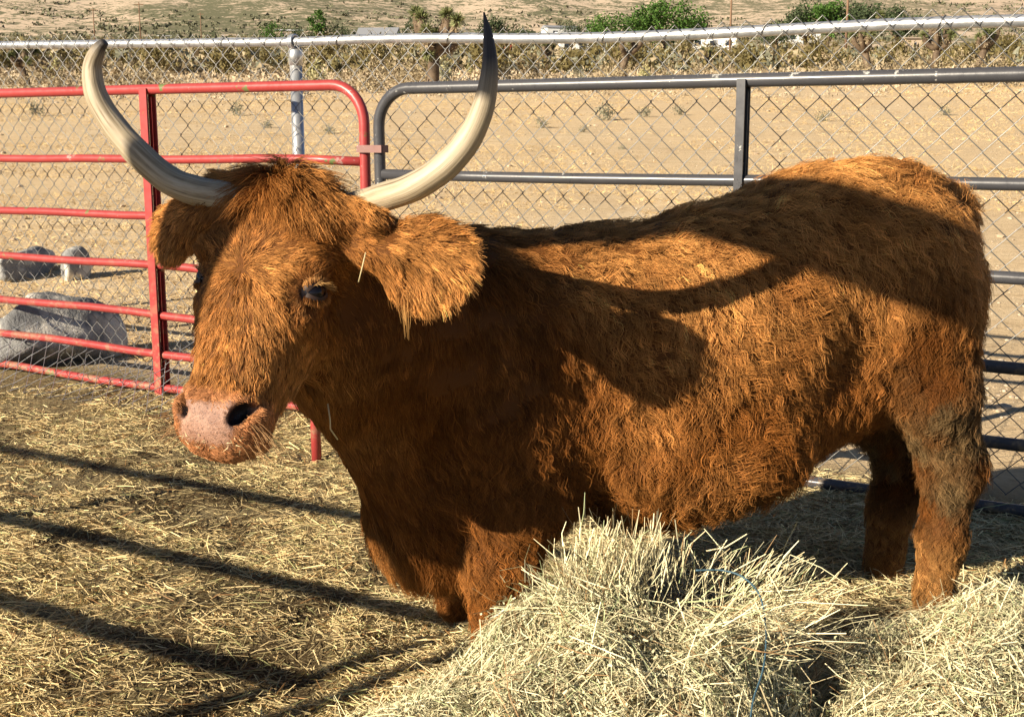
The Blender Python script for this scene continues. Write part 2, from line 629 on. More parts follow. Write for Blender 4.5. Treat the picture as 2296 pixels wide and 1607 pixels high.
# dry grass stubble in the field
n = 130000
Yg = 5.6 + 49 * RNG.random(n) ** 1.7
Xg = RNG.uniform(-.48, .48, n) * Yg
Pg = np.stack([Xg, Yg, land_h(Xg, Yg)], 1)
keep = (Xg * .5 + Yg * .866 > 4.95) & (fbm(Pg * [1, .5, 0], .35, 3, 21) + .5 * fbm(Pg * [1, 1, 0], 1.7, 2, 22) > -.25)
Pg = Pg[keep]
n = len(Pg)
V, Fc = leaf_faces(Pg, unit(RNG.normal(0, 1, (n, 3)) * [1, 1, .25] + [0, 0, .3]), RNG.uniform(.03, .09, n) * (1 + Pg[:, 1] * .02), RNG.uniform(.0025, .006, n) * (1 + Pg[:, 1] * .05), RNG)
M_stub = foliage_mat('stubble', (.40, .26, .11), (.62, .44, .20), (.78, .61, .35))
tag(mesh_obj('dry_grass', V, Fc, M_stub, smooth=False), 'short dry golden grass stubble on the dirt field', 'grass', kind='stuff')


# ------------------------------------------------------------------ joshua trees
def joshua(x, ybase, hpx, label, seed, lean=0.0, forks=3, name='joshua_tree'):
    rng = np.random.default_rng(seed)
    p0 = stand(x, ybase)
    H = 1.22 * hpx * p0[1] / _f
    root = empty(name, tuple(p0))
    tag(root, label, 'tree', 'joshua trees of the scrub belt')
    tr, cr = MB(), []
    fork = np.array([lean * H * .5, 0, H * rng.uniform(.38, .5)])
    tr.tube(smooth_curve([[0, 0, -.1], fork * .5 + rng.normal(0, .03, 3), fork], 6), np.linspace(.085, .065, 6) * H, 7)
    tips = []
    for k in range(forks):
        a = 6.283 * k / forks + rng.random()
        tpt = fork + np.array([math.cos(a) * H * rng.uniform(.14, .30) + lean * H * .3, math.sin(a) * H * .2, H * rng.uniform(.16, .48)])
        mid = lerp(fork, tpt, .5) + np.array([math.cos(a), math.sin(a), -.2]) * H * .07
        c = smooth_curve([fork, mid, tpt], 6)
        tr.tube(c, np.linspace(.055, .046, 6) * H, 6)
        tips.append((tpt, unit(c[-1] - c[-2])))
        if rng.random() < .8:
            t2 = lerp(fork, tpt, .6) + rng.normal(0, .16, 3) * H
            t2[2] = max(t2[2], fork[2])
            tr.tube([lerp(fork, tpt, .5), t2], [.036 * H, .034 * H], 6)
            tips.append((t2, unit(t2 - lerp(fork, tpt, .5) + [0, 0, .2 * H])))
    tr.build('trunk', M_bark, root, True)
    th, lv = [], []
    for tp, d in tips:
        n = 210
        D = unit(rng.normal(0, 1, (n, 3)) + d * .5)
        lv.append(leaf_faces(tp + D * .02 * H, D, rng.uniform(.06, .105, n) * H, np.full(n, .022 * H), rng))
        n = 90
        b = tp - d * rng.uniform(.02, .16, n)[:, None] * H
        D = unit(rng.normal(0, 1, (n, 3)) * .8 - d * 1.0)
        th.append(leaf_faces(b, D, rng.uniform(.05, .11, n) * H, np.full(n, .020 * H), rng))
    for nm, L, mt in (('crown', lv, M_yucca), ('dead_leaves', th, M_thatch)):
        V = np.concatenate([v for v, _ in L])
        o = mesh_obj(nm, V, np.arange(len(V)).reshape(-1, 3), mt, root, False)
    return root


JT = joshua(968, 192, 148, 'tall joshua tree with brown trunk behind the fence, near the longer horn', 11, .05, 6)
joshua(62, 192, 92, 'dark leaning joshua tree at the far left edge of the scrub', 12, -.25, 5)
joshua(1398, 180, 96, 'slender joshua tree with dark trunk in front of the white trailer', 13, .08, 2)
joshua(1955, 186, 96, 'joshua tree with pale thatch leaning towards the rump side, behind the fence', 14, -.30, 5)
joshua(2088, 184, 98, 'stout pale joshua tree with two forked arms behind the fence', 15, .15, 5)
joshua(2190, 176, 92, 'joshua tree with drooping pale thatch near the right edge', 16, .25, 5)
joshua(1222, 150, 52, 'small joshua tree just right of the longer horn', 17, .1, 3)
joshua(1590, 152, 44, 'small joshua tree left of the dark upright\'s line', 18, -.1, 2)

# a raven perched on the tall joshua tree
rv = stand(1014, 192)
rp = np.array([rv[0], rv[1], 0])
rp[2] = at(1014, 66, rv[1])[2]
mr = Mat('raven_feathers', (.008, .008, .010), .45)
raven = empty('raven', tuple(rp))
tag(raven, 'black bird perched beside the tall joshua tree crown', 'bird')
s_ = smooth_curve([(-.30, 0, -.16), (-.14, 0, -.02), (.02, 0, .12), (.10, 0, .26), (.14, 0, .34), (.20, 0, .345), (.27, 0, .33)], 22)
MB().tube(s_, np.interp(np.linspace(0, 1, 22), [0, .2, .45, .62, .75, .88, 1], [.03, .06, .125, .11, .075, .03, .006]), 10).build('body', mr.m, raven, True)
MB().tube([(-.02, .05, .08), (-.28, .06, -.12)], [.06, .015], 6).build('wing', mr.m, raven, True)
MB().tube([(-.02, -.05, .08), (-.28, -.06, -.12)], [.06, .015], 6).build('wing', mr.m, raven, True)
MB().tube([(.0, .03, .02), (.02, .03, -.14)], .012, 5).build('leg', mr.m, raven)
MB().tube([(.0, -.03, .02), (.02, -.03, -.14)], .012, 5).build('leg', mr.m, raven)
perch = MB()
pz = rp[2] - .14
perch.tube(smooth_curve([np.array([JT.location.x + .25, rv[1], pz - .55]), np.array([rv[0] - .25, rv[1], pz - .20]), np.array([rv[0] + .25, rv[1], pz - .02])], 6) - np.array(JT.location), np.linspace(.07, .03, 6), 6)
perch.build('branch', M_bark, JT, True)


# ------------------------------------------------------------------ broadleaf trees
def tree(x, Y, w, h, label, seed, mat=None, n=3000, trunk=.16, name='green_tree', zoff=0.0, lobes=16, flat=1.0, group='trees of the far homesteads'):
    rng = np.random.default_rng(seed)
    p0 = stand(x, Y=Y) + [0, 0, zoff]
    root = empty(name, tuple(p0))
    tag(root, label, 'tree', group)
    tr = MB()
    top_ = h * (trunk + .25)
    tr.tube(smooth_curve([[0, 0, -.3], [rng.normal(0, .03 * w), 0, top_ * .5], [rng.normal(0, .05 * w), 0, top_]], 7), np.linspace(.035, .022, 7) * h + .02 * w * .2, 8)
    C_ = []
    for k in range(lobes):
        a = rng.random() * 6.283
        rr_ = math.sqrt(rng.random()) * w * .36
        dome = math.sqrt(max(0, 1 - (rr_ / (w * .5)) ** 2))
        zc = h * (trunk + .12 + rng.uniform(.15, .62) * dome * flat)
        C_.append((rr_ * math.cos(a), rr_ * math.sin(a), zc, rng.uniform(.13, .24) * min(w, h * 1.4)))
    C_ = np.array(C_)
    for c in C_[:9]:
        tr.tube(smooth_curve([[0, 0, top_ * rng.uniform(.4, .9)], lerp(np.array([0, 0, top_]), c[:3], .5) + rng.normal(0, .03 * w, 3), c[:3]], 5), np.linspace(.016, .005, 5) * h, 5)
    tr.build('trunk', M_bark, root, True)
    k = rng.integers(0, lobes, n)
    d = unit(rng.normal(0, 1, (n, 3)))
    rad_ = rng.random(n) ** .4
    P = C_[k, :3] + d * (C_[k, 3] * rad_ * (1 + .3 * rng.normal(0, .5, n)))[:, None] * [1, 1, .8]
    V, Fc = leaf_faces(P, unit(d + rng.normal(0, .9, (n, 3))), rng.uniform(.03, .075, n) * h * .85, rng.uniform(.03, .06, n) * h * .85, rng)
    mesh_obj('crown', V, Fc, mat or M_green, root, False)
    return root


tree(1490, 210, 15, 9.6, 'tall bright green tree forming the right half of the big green clump', 31, M_green, 4200, .05)
tree(1372, 205, 13, 7.2, 'bright green tree forming the low left half of the big green clump', 32, M_green, 3600, .04)
tree(1548, 216, 8.0, 7.4, 'rounded green tree at the right end of the big green clump', 33, M_green, 2400, .06)
tree(1805, 240, 15, 10.5, 'broad dark green tree left of the brown utility pole', 34, M_green2, 3600, .08)
tree(1858, 235, 10, 10.0, 'dark green tree directly behind the brown utility pole', 35, M_green, 2600, .1)
tree(1925, 250, 11, 11.4, 'tall dull green tree right of the brown utility pole', 36, M_green2, 2800, .1)
tree(2010, 245, 11, 9.6, 'rounded dull green tree standing apart on the right of the tree group', 37, M_green2, 2800, .1)
tree(1738, 236, 8, 6.2, 'low grey green tree left of the dark tree group', 38, M_green2, 1600, .05)
tree(2110, 230, 6.5, 5.6, 'low dark round bush tree right of the tree group', 39, M_green2, 1500, .02)
tree(1106, 190, 5.6, 7.0, 'dull green tree directly behind the tip of the longer horn', 40, M_green2, 1500, .08)
tree(714, 330, 6, 10.5, 'narrow dark conifer shaped tree above the galvanized post', 41, M_green, 1300, .04, flat=1.2)
tree(612, 330, 8, 7.4, 'low green tree left of the galvanized post top', 42, M_green, 1300, .04)
tree(670, 335, 11, 6.6, 'wide low green tree just behind the galvanized post top', 43, M_green2, 1300, .04)
tree(760, 330, 8, 7.0, 'small green tree right of the narrow conifer shaped tree', 44, M_green2, 1100, .04)
tree(815, 335, 7, 6.6, 'small green tree midway between conifer and joshua tree', 45, M_green2, 1000, .04)
tree(875, 330, 5, 7.4, 'small upright green tree left of the tall joshua tree', 46, M_green2, 1000, .04)
tree(1284, 240, 6, 6.2, 'small green tree left of the big green clump', 47, M_green2, 1000, .04)
tree(1168, 300, 8, 7.0, 'small dull green tree right of the longer horn tip', 48, M_green2, 1000, .05)
tree(930, 320, 8, 9.5, 'green tree partly behind the tall joshua tree crown', 49, M_green2, 1100, .05)
# dark tree rows far up the slope
for q, (x, Y, w, h) in enumerate([(360, 620, 16, 9), (405, 640, 20, 8), (470, 650, 24, 10), (530, 640, 20, 9), (575, 655, 22, 9), (300, 660, 18, 7)]):
    tree(x, Y, w, h, 'dark tree, %s from the left in the far row up the left slope' % ('second', 'third', 'fourth', 'fifth', 'last', 'first')[q], 60 + q, M_green2, 700, .03, name='far_tree', lobes=10, group='far tree row up the slope')


# ------------------------------------------------------------------ homesteads, poles
M_white = Mat('white_siding', (.74, .74, .72), .6)
M_grey_roof = Mat('grey_roof', (.26, .27, .29), .7)
M_dark_glass = Mat('dark_window', (.03, .035, .045), .15)
M_redpaint = Mat('barn_red', (.42, .05, .035), .6)
M_tanwall = Mat('tan_stucco', (.46, .36, .26), .8)


def house(x, Y, w, d, h, label, wall, roof=M_grey_roof, name='house', cat='house', rz=0.0, pitch=.28, windows=3):
    p0 = stand(x, Y=Y)
    root = empty(name, tuple(p0 - [0, 0, .2]))
    root.rotation_euler = (0, 0, rz)
    tag(root, label, cat)
    MB().box((0, 0, h / 2), (w / 2, d / 2, h / 2)).build('wall', wall.m, root)
    r = pitch * d
    V = [(-w / 2 - .3, -d / 2 - .4, h + .01), (w / 2 + .3, -d / 2 - .4, h + .01), (w / 2 + .3, d / 2 + .4, h + .01), (-w / 2 - .3, d / 2 + .4, h + .01), (-w / 2 - .3, 0, h + r), (w / 2 + .3, 0, h + r)]
    MB().add(V, [(0, 1, 5, 4), (2, 3, 4, 5), (0, 4, 3), (1, 2, 5), (3, 2, 1, 0)]).build('roof', roof.m, root)
    for k in range(windows):
        xx = -w / 2 + w * (k + .5) / windows
        MB().box((xx, -d / 2 - .03, h * .55), (w * .07, .03, h * .17)).build('window', M_dark_glass.m, root)
    MB().box((w * .06, -d / 2 - .03, h * .40), (w * .035, .03, h * .38)).build('door', M_grey_roof.m, root)
    return root


house(1300, 150, 5.4, 3, 2.9, 'white mobile home behind the slender joshua tree', M_white, M_white, 'mobile_home', 'house', .15, .08, 3)
house(1360, 152, 3.0, 2.4, 2.3, 'small white trailer beside the white mobile home', M_white, M_white, 'trailer', 'trailer', .1, .06, 2)
house(1600, 250, 9, 7, 2.8, 'grey roofed house right of the big green clump', M_white, M_grey_roof, 'house', 'house', -.2, .22, 3)
house(1256, 520, 14, 8, 4.4, 'white house high on the slope left of the green clump', M_white, M_grey_roof, 'house', 'house', .3, .15, 2)
house(528, 300, 7.5, 3, 2.0, 'long white shed at the foot of the left slope', M_white, M_white, 'shed', 'shed', .05, .08, 2)
house(1121, 140, 2.4, 2, 2.0, 'small red barn right of the longer horn', M_redpaint, M_redpaint, 'barn', 'barn', .1, .3, 1)
house(1068, 320, 12, 7, 3.0, 'low tan house behind the joshua tree with dark roof', M_tanwall, M_grey_roof, 'house', 'house', .1, .2, 3)
house(850, 325, 10, 7, 3.0, 'dark roofed house left of the tall joshua tree', M_tanwall, M_grey_roof, 'house', 'house', -.1, .3, 3)
house(2044, 232, 3.2, 3, 2.6, 'tan hut at the right of the far tree group', M_tanwall, M_tanwall, 'hut', 'hut', 0, .12, 1)
house(1790, 430, 13, 7, 3.6, 'white house far above the dark tree group', M_white, M_white, 'house', 'house', .1, .12, 2)
house(800, 330, 2.6, 2.5, 3.4, 'small bright white tank house right of the galvanized post', M_white, M_white, 'shed', 'shed', 0, .12, 1)
house(372, 700, 10, 6, 4, 'pale house far up the left slope', M_white, M_white, 'house', 'house', .2, .12, 2)
house(648, 560, 12, 7, 4, 'pale house below the far dark trees on the slope', M_tanwall, M_white, 'house', 'house', .2, .12, 2)


def pickup(x, Y, label, col):
    p0 = stand(x, Y=Y)
    root = empty('parked_car', tuple(p0))
    tag(root, label, 'car')
    mc = Mat('car_paint', col, .35)
    sec = [(-2.2, .55, .95), (-1.9, .45, 1.05), (-.9, .45, 1.1), (-.55, .45, 1.7), (.75, .45, 1.72), (1.15, .45, 1.08), (1.95, .45, .98), (2.2, .55, .85)]
    V, Fc = [], []
    for q in sec:
        V += [(q[0], -.85, q[1]), (q[0], .85, q[1]), (q[0], .75, q[2]), (q[0], -.75, q[2])]
    for k in range(len(sec) - 1):
        b = 4 * k
        Fc += [(b + j, b + (j + 1) % 4, b + 4 + (j + 1) % 4, b + 4 + j) for j in range(4)]
    Fc += [(3, 2, 1, 0), tuple(range(len(V) - 4, len(V)))]
    MB().add(V, Fc).build('body', mc.m, root)
    MB().box((.1, -.80, 1.38), (.55, .03, .2)).build('window', M_dark_glass.m, root)
    for xx in (-1.35, 1.35):
        for yy in (-.8, .8):
            MB().tube([(xx, yy - .1, .34), (xx, yy + .1, .34)], .34, 12).build('wheel', M_dark_glass.m, root)


pickup(1415, 148, 'pale blue car parked right of the white trailer', (.28, .33, .37))
M_pole = Mat('pole_wood', (.20, .12, .07), .85)


def utility_pole(x, ybase_Y, h, label):
    p0 = stand(x, Y=ybase_Y)
    root = empty('utility_pole', tuple(p0))
    tag(root, label, 'pole', 'utility poles on the far plain')
    MB().tube([(0, 0, -.3), (0, 0, h)], [.17, .12], 8).build('pole', M_pole.m, root, True)
    MB().box((0, 0, h - .6), (1.1, .06, .08)).build('crossarm', M_pole.m, root)


utility_pole(1636, 170, 10.5, 'dark brown utility pole right of the big green clump')
utility_pole(1895, 150, 11.5, 'orange brown utility pole in front of the dark tree group')
utility_pole(316, 300, 9.6, 'thin pale utility pole nearer the shorter horn, over the left slope')
utility_pole(213, 330, 9.2, 'thin grey utility pole at the far left of the slope')
utility_pole(452, 420, 10, 'faint utility pole below the far dark trees')
utility_pole(2108, 260, 7.5, 'short thin utility pole near the upper right corner')

# boulders just behind the fence at the left
mb_ = Mat('boulder_rock', rough=.85)
bn = mb_.noise(5, 7, .7)
mb_.color(mb_.mix(mb_.ramp(mb_.noise(2.6, 4), [(.47, (0, 0, 0)), (.56, (1, 1, 1))]), mb_.ramp(bn, [(.3, (.15, .155, .16)), (.6, (.30, .295, .28))]), mb_.ramp(bn, [(.3, (.50, .46, .40)), (.6, (.70, .66, .58))])))  # pale noise patches stand in for sunlit spots on shaded rock
mb_.bump(bn, .8, .06)
for (x, y, Y, s, lb) in [(110, 855, 7.0, (.40, .30, .24), 'big grey boulder with painted sunlit patches behind the red gate'),
                         (10, 850, 6.85, (.26, .20, .16), 'pale boulder at the left edge behind the lowest red rails'),
                         (175, 668, 10.2, (.16, .13, .16), 'small pale upright stone behind the big grey boulder'),
                         (40, 660, 10.4, (.42, .22, .15), 'flat whitish stone at the left edge beyond the boulder')
                         ]:
    p = stand(x, Y=Y)
    V, Fc = rock_mesh(RNG, 4, .30)
    o = mesh_obj('boulder', V * np.array(s), Fc, mb_.m)
    o.location = p + [0, 0, s[2] * .50]
    o.rotation_euler = (0, 0, RNG.random() * 6)
    tag(o, lb, 'boulder', 'boulders behind the red gate')
# ================================================================== gate, panel, chain-link fence
G0 = np.array([.86, 4.54, 0])
GD_ = np.array([.866, -.5, 0])
GN_ = np.array([.5, .866, 0])            # away from the pen


def gl(t, z, off=0.0):
    return G0 + GD_ * t + GN_ * off + np.array([0, 0, z])


GROT = np.array([GD_, GN_, [0, 0, 1]]).T


def paint(name, base, chip, chip2=None, rough=.38, scale=9):
    m = Mat(name, rough=rough, spec=.5)
    n = m.noise(scale, 6, .7)
    c = m.mix(m.ramp(m.noise(2.3, 3), [(.3, (0, 0, 0)), (.7, (1, 1, 1))]), tuple(.85 * b for b in base), tuple(min(1, 1.12 * b) for b in base))
    c = m.mix(m.ramp(n, [(.635, (0, 0, 0)), (.655, (1, 1, 1))]), c, chip)
    if chip2:
        c = m.mix(m.ramp(m.noise(5.5, 5, .65), [(.625, (0, 0, 0)), (.655, (1, 1, 1))]), c, chip2)
    sp_ = m.node('ShaderNodeSeparateXYZ')
    m.link(m.node('ShaderNodeNewGeometry').outputs['Position'], sp_.inputs[0])
    mud_ = m.node('ShaderNodeMath', operation='MULTIPLY')
    m.link(m.ramp(m.noise(16, 5, .7), [(.50, (0, 0, 0)), (.62, (.8, .8, .8))]), mud_.inputs[0])
    m.link(m.ramp(sp_.outputs['Z'], [(.05, (1, 1, 1)), (.85, (0, 0, 0))]), mud_.inputs[1])
    c = m.mix(mud_.outputs[0], c, (.30, .22, .13))
    m.color(c)
    m.rough(m.ramp(m.noise(26, 4), [(.3, (rough * .8,) * 3), (.7, (rough * 1.35,) * 3)]))
    m.bump(m.noise(60, 4), .12, .002)
    return m.m


M_red = paint('red_enamel', (.36, .048, .045), (.42, .24, .21), (.13, .17, .055), .36)
M_dark = paint('charcoal_enamel', (.060, .060, .066), (.42, .41, .38), None, .30, 14)
mz = Mat('galvanized', rough=.34, metal=.75)
mz.color(mz.ramp(mz.noise(22, 5, .7), [(.35, (.52, .54, .56)), (.6, (.70, .72, .74)), (.74, (.86, .86, .86))]))
mz.rough(mz.ramp(mz.noise(14, 5), [(.3, (.26,) * 3), (.7, (.48,) * 3)]))
M_galv = mz.m
mw = Mat('fence_wire', rough=.42, metal=.8)
mw.color(mw.ramp(mw.noise(5, 4), [(.3, (.15, .148, .14)), (.7, (.36, .355, .34))]))
M_wire = mw.m


def corner(t0, t1, z0, z1, r, sign):
    """path running along the top rail and bending down into an end upright"""
    a = np.linspace(0, math.pi / 2, 9)
    arc = [gl(t1 - sign * r + sign * r * math.sin(q), z1 - r + r * math.cos(q)) for q in a]
    return np.array([gl(t0, z1)] + [gl(lerp(t0, t1 - sign * r, k), z1) for k in (.34, .67)] + arc + [gl(t1, z) for z in np.linspace(z1 - r, z0, 6)[1:]])


def wob(P, amp=.004, seed=0):
    return P + amp * np.stack([fbm(P, 1.3, 2, seed + k) for k in range(3)], 1)


# --- red gate
RZ = [1.548, 1.216, .937, .688, .445, .252, .077]
RT0, RT1 = -5.6, -1.735
red_gate = empty('red_gate', tuple(gl(-3, 0)))
tag(red_gate, 'red tubular steel gate with seven rails and worn paint, left of the dark panel', 'gate')
oR = np.array(red_gate.location)
MB().tube(wob(corner(RT0, RT1, .077, RZ[0], .17, 1) - oR, .003, 3), .024, 14).build('top_rail', M_red, red_gate, True)
for k, z in enumerate(RZ[1:]):
    ts = np.linspace(RT0, RT1 - .02, 14)
    P = np.array([gl(t, z) for t in ts])
    P[:, 2] += .006 * np.sin(ts * 2.1 + k) + .004 * np.sin(ts * 5 + 2 * k)
    MB().tube(P - oR, .0205, 12).build('rail', M_red, red_gate, True)
for tb in (-3.035, -5.2):
    for off, w_ in ((-.029, .024), (.029, .024)):
        MB().box(gl(tb, (RZ[0] + RZ[-1]) / 2 - .015, off) - oR, (w_, .003, (RZ[0] - RZ[-1]) / 2 + .02), GROT).build('brace_strap', M_red, red_gate)
    MB().box(gl(tb - .0275, (RZ[0] + RZ[-1]) / 2 - .015, 0) - oR, (.0028, .0255, (RZ[0] - RZ[-1]) / 2 + .02), GROT).build('brace_web', M_red, red_gate)
latch = MB()
latch.box(gl(RT1 + .050, 1.272, -.034) - oR, (.066, .004, .016), GROT)
latch.box(gl(RT1 + .114, 1.272, -.010) - oR, (.004, .022, .016), GROT)
M_latch = paint('worn_latch', (.22, .11, .095), (.45, .40, .36), None, .5, 30)
lt = latch.build('latch', M_latch, red_gate)
# --- red ground stake that shows under the cow's chin
p = at(711, 1050, 4.85)
stake = empty('red_stake', (p[0], p[1], 0))
tag(stake, 'short red steel stake in the hay, showing below the cow\'s chin', 'stake')
MB().tube([(0, 0, -.05), (-.004, 0, .42)], .021, 12).build('post', M_red, stake, True)
MB().tube([(-.004, 0, .42), (-.004, 0, .435)], [.024, .020], 12).build('cap', M_red, stake, True)

# --- dark panel
DZ = [1.525, 1.166, .858, .558, .298, .066]
DT0, DT1 = -1.655, 3.2
panel = empty('dark_panel', tuple(gl(0, 0)))
tag(panel, 'charcoal tubular steel corral panel with six rails behind the cow', 'panel')
oD = np.array(panel.location)
MB().tube(wob(corner(DT1, DT0, .03, DZ[0], .16, -1) - oD, .003, 9), .025, 14).build('top_rail', M_dark, panel, True)
for k, z in enumerate(DZ[1:]):
    ts = np.linspace(DT0 + .02, DT1, 12)
    P = np.array([gl(t, z) for t in ts])
    P[:, 2] += .005 * np.sin(ts * 1.7 + k)
    MB().tube(P - oD, .022, 12).build('rail', M_dark, panel, True)
for tb in (-.018, 2.2):
    for off in (-.029, .029):
        MB().box(gl(tb, (DZ[0] + DZ[-1]) / 2 - .01, off) - oD, (.0145, .003, (DZ[0] - DZ[-1]) / 2 + .015), GROT).build('brace_strap', M_dark, panel)
    MB().box(gl(tb - .0175, (DZ[0] + DZ[-1]) / 2 - .01, 0) - oD, (.0028, .0255, (DZ[0] - DZ[-1]) / 2 + .015), GROT).build('brace_web', M_dark, panel)

# --- chain-link fence
FO = .21


def fence_top(t):
    return np.interp(t, [-6, -4.35, -2.29, .89, 3.2], [1.85, 1.815, 1.757, 1.700, 1.668]) + .012 * np.sin(np.asarray(t) * 2.2) * np.clip(np.asarray(t) + 2.29, 0, 1)


fence = empty('chain_link_fence', tuple(gl(-2.29, 0, FO)))
tag(fence, 'galvanized chain-link fence with top rail behind the gate and panel', 'fence')
oF = np.array(fence.location)
ts = np.linspace(-6.0, 3.2, 60)
rail = np.array([gl(t, float(fence_top(t)), FO) for t in ts])
fence_rail = MB().tube(rail - oF, .0215, 14).build('top_rail', M_galv, fence, True)
for tp in (-2.29 + 3.9 * k for k in (-1, 0, 1)):
    zt = float(fence_top(tp))
    post = MB().tube([gl(tp, -.2, FO + .012) - oF, gl(tp, zt - .050, FO + .012) - oF], .0285, 16).build('post', M_galv, fence, True)
    cap = MB()
    cap.tube([gl(tp, zt - .105, FO + .012) - oF, gl(tp, zt - .040, FO + .012) - oF, gl(tp, zt - .028, FO + .012) - oF], [.0335, .0335, .026], 16)
    ring = [gl(tp, zt, FO) + GN_ * .032 * math.cos(a) + np.array([0, 0, .032 * math.sin(a)]) - oF for a in np.linspace(-1.3, math.pi + 1.3, 18)]
    for dz in (-.009, 0, .009):
        cap.tube(np.array(ring) + GD_ * dz, .005, 8)
    cap.build('rail_cap', M_galv, post, True)
# woven wire: each picket zigzags and hooks its neighbours
DG = .097
wire = MB()
WV, WF, wc = [], [], 0
npk = int(9.2 / (DG / 2))
for i in range(npk):
    t0 = -6.0 + i * DG / 2
    zt = float(fence_top(t0)) + .040
    nz_ = int((zt - .02) / (DG / 2)) + 1
    side = 1 if i % 2 == 0 else -1
    P = []
    for k in range(nz_):
        zz = zt - k * DG / 2 + .004 * math.sin(t0 * 3)
        lr = ((k + i) % 2)
        tt_ = t0 + (DG / 2) * lr if i % 2 == 0 else t0 + (DG / 2) * lr
        sag = .012 * math.sin(t0 * 1.3 + zz * 2) + .03 * (1 - zz / zt) ** 3 * math.sin(t0 * 2.7)
        dep = .0035 if lr else -.0035
        tp_ = t0 + (DG / 2) * (lr * 1.04 - .02)
        P.append(gl(tp_ + sag * .2, zz, FO - .026 + dep + sag))
    P = np.array(P)
    a, b = P[:-1], P[1:]
    d = unit(b - a)
    s1 = unit(np.cross(d, [0.3, -.9, .1]))
    s2 = np.cross(d, s1)
    r = .0021
    for c_, q in zip(range(3), (0, 2.094, 4.189)):
        pass
    ring = np.stack([s1 * math.cos(q) + s2 * math.sin(q) for q in (0, 2.094, 4.189)], 1) * r
    V = np.concatenate([a[:, None] + ring, b[:, None] + ring], 1).reshape(-1, 3)
    base = np.arange(len(a))[:, None] * 6 + wc
    for f_ in ((0, 1, 4, 3), (1, 2, 5, 4), (2, 0, 3, 5)):
        WF.append(base + np.array(f_)[None])
    WV.append(V)
    wc += len(V)
mesh = mesh_obj('wire_mesh', np.concatenate(WV) - oF, np.concatenate(WF), M_wire, fence, True)
mesh['kind'] = 'stuff'
# tie wires round the rail
for tt_ in (-4.7, -4.1, -3.35, -2.72, -2.02, -1.42, -.68, -.02, .62, 1.25):
    zt = float(fence_top(tt_))
    ring = [gl(tt_ + .012 * math.sin(a), zt, FO) + GN_ * .0245 * math.cos(a) + np.array([0, 0, .0245 * math.sin(a)]) - oF for a in np.linspace(0, 5.6, 14)]
    ring += [gl(tt_ + .01, zt - .05, FO - .03) - oF, gl(tt_ + .02, zt - .075, FO - .032) - oF]
    MB().tube(np.array(ring), .0019, 5).build('tie_wire', M_wire, fence_rail, True)

# --- loose strip of mesh lying against the foot of the red gate
apron = empty('mesh_apron', tuple(gl(-3.6, 0)))
tag(apron, 'loose curled strip of chain-link mesh along the foot of the red gate', 'wire mesh')
oA = np.array(apron.location)
WV, WF, wc = [], [], 0
for i in range(62):
    t0 = -5.5 + i * DG / 2
    P = []
    top_ = .30 + .10 * math.sin(t0 * 2.3) + .05 * math.sin(t0 * 6.1)
    for k in range(9):
        q = k / 8
        tp_ = t0 + (DG / 2) * ((k + i) % 2)
        P.append(gl(tp_, .015 + top_ * q ** 1.4 + .006 * (k % 2), -.36 + .44 * q))
    P = np.array(P)
    a, b = P[:-1], P[1:]
    d = unit(b - a)
    s1 = unit(np.cross(d, [0.3, -.9, .1]))
    s2 = np.cross(d, s1)
    ring = np.stack([s1 * math.cos(q) + s2 * math.sin(q) for q in (0, 2.094, 4.189)], 1) * .0020
    WV.append(np.concatenate([a[:, None] + ring, b[:, None] + ring], 1).reshape(-1, 3))
    base = np.arange(len(a))[:, None] * 6 + wc
    for f_ in ((0, 1, 4, 3), (1, 2, 5, 4), (2, 0, 3, 5)):
        WF.append(base + np.array(f_)[None])
    wc += len(WV[-1])
o = mesh_obj('wire_mesh', np.concatenate(WV) - oA, np.concatenate(WF), M_galv, apron, True)
o['kind'] = 'stuff'

# --- low panel of the pen's near side, left of the view; its rails shade the bedding
near_panel = empty('near_panel', (-3.4, 3.03, 0))
tag(near_panel, 'low red rail panel closing the near side of the pen, outside the picture', 'panel')
oN = np.array(near_panel.location)


def nl(t, z):
    return np.array([-1.58, 1.985, z]) + np.array([-.866, .5, 0]) * t


NZ = [1.08, .80, .57]
for z in NZ:
    MB().tube(np.array([nl(0, z), nl(2, z), nl(5, z)]) - oN, .021, 10).build('rail', M_red, near_panel, True)
for t in (0.0, 1.9, 3.9):
    MB().tube(np.array([nl(t, -.05), nl(t, NZ[0])]) - oN, .026, 10).build('post', M_red, near_panel, True)
# ================================================================== the cow
CS = 0.95
BO = np.array([1.298 * CS, 3.5 * CS, 0])
BF = unit(np.array([-0.974, -0.227, 0.0]))       # towards the head
BS = np.array([-BF[1], BF[0], 0.0]) * 1.0         # towards the camera side
if BS[1] > 0:
    BS = -BS


def bp(u, w, z):
    return BO + u * CS * BF + w * CS * BS + np.array([0, 0, CAM_Z - CS * (CAM_Z - z)])


# head frame
H0 = at(612, 402, 2.47)
_yaw = math.radians(-17)
HFh = np.array([math.sin(_yaw), -math.cos(_yaw), 0.0])
_bt = math.radians(27)
HA = -math.cos(_bt) * np.array([0, 0, 1.0]) + math.sin(_bt) * HFh      # poll -> nose
HN = math.cos(_bt) * HFh + math.sin(_bt) * np.array([0, 0, 1.0])       # out of the forehead
HL = np.array([-HFh[1], HFh[0], 0.0])                                   # to the cow's own left
_roll = math.radians(5.5)
HL, HA = HL * math.cos(_roll) + HA * math.sin(_roll), HA * math.cos(_roll) - HL * math.sin(_roll)


def hp(l, a, n):
    return H0 + l * HL + a * HA + n * HN


def to_head(P):
    d = P - H0
    return d @ HL, d @ HA, d @ HN


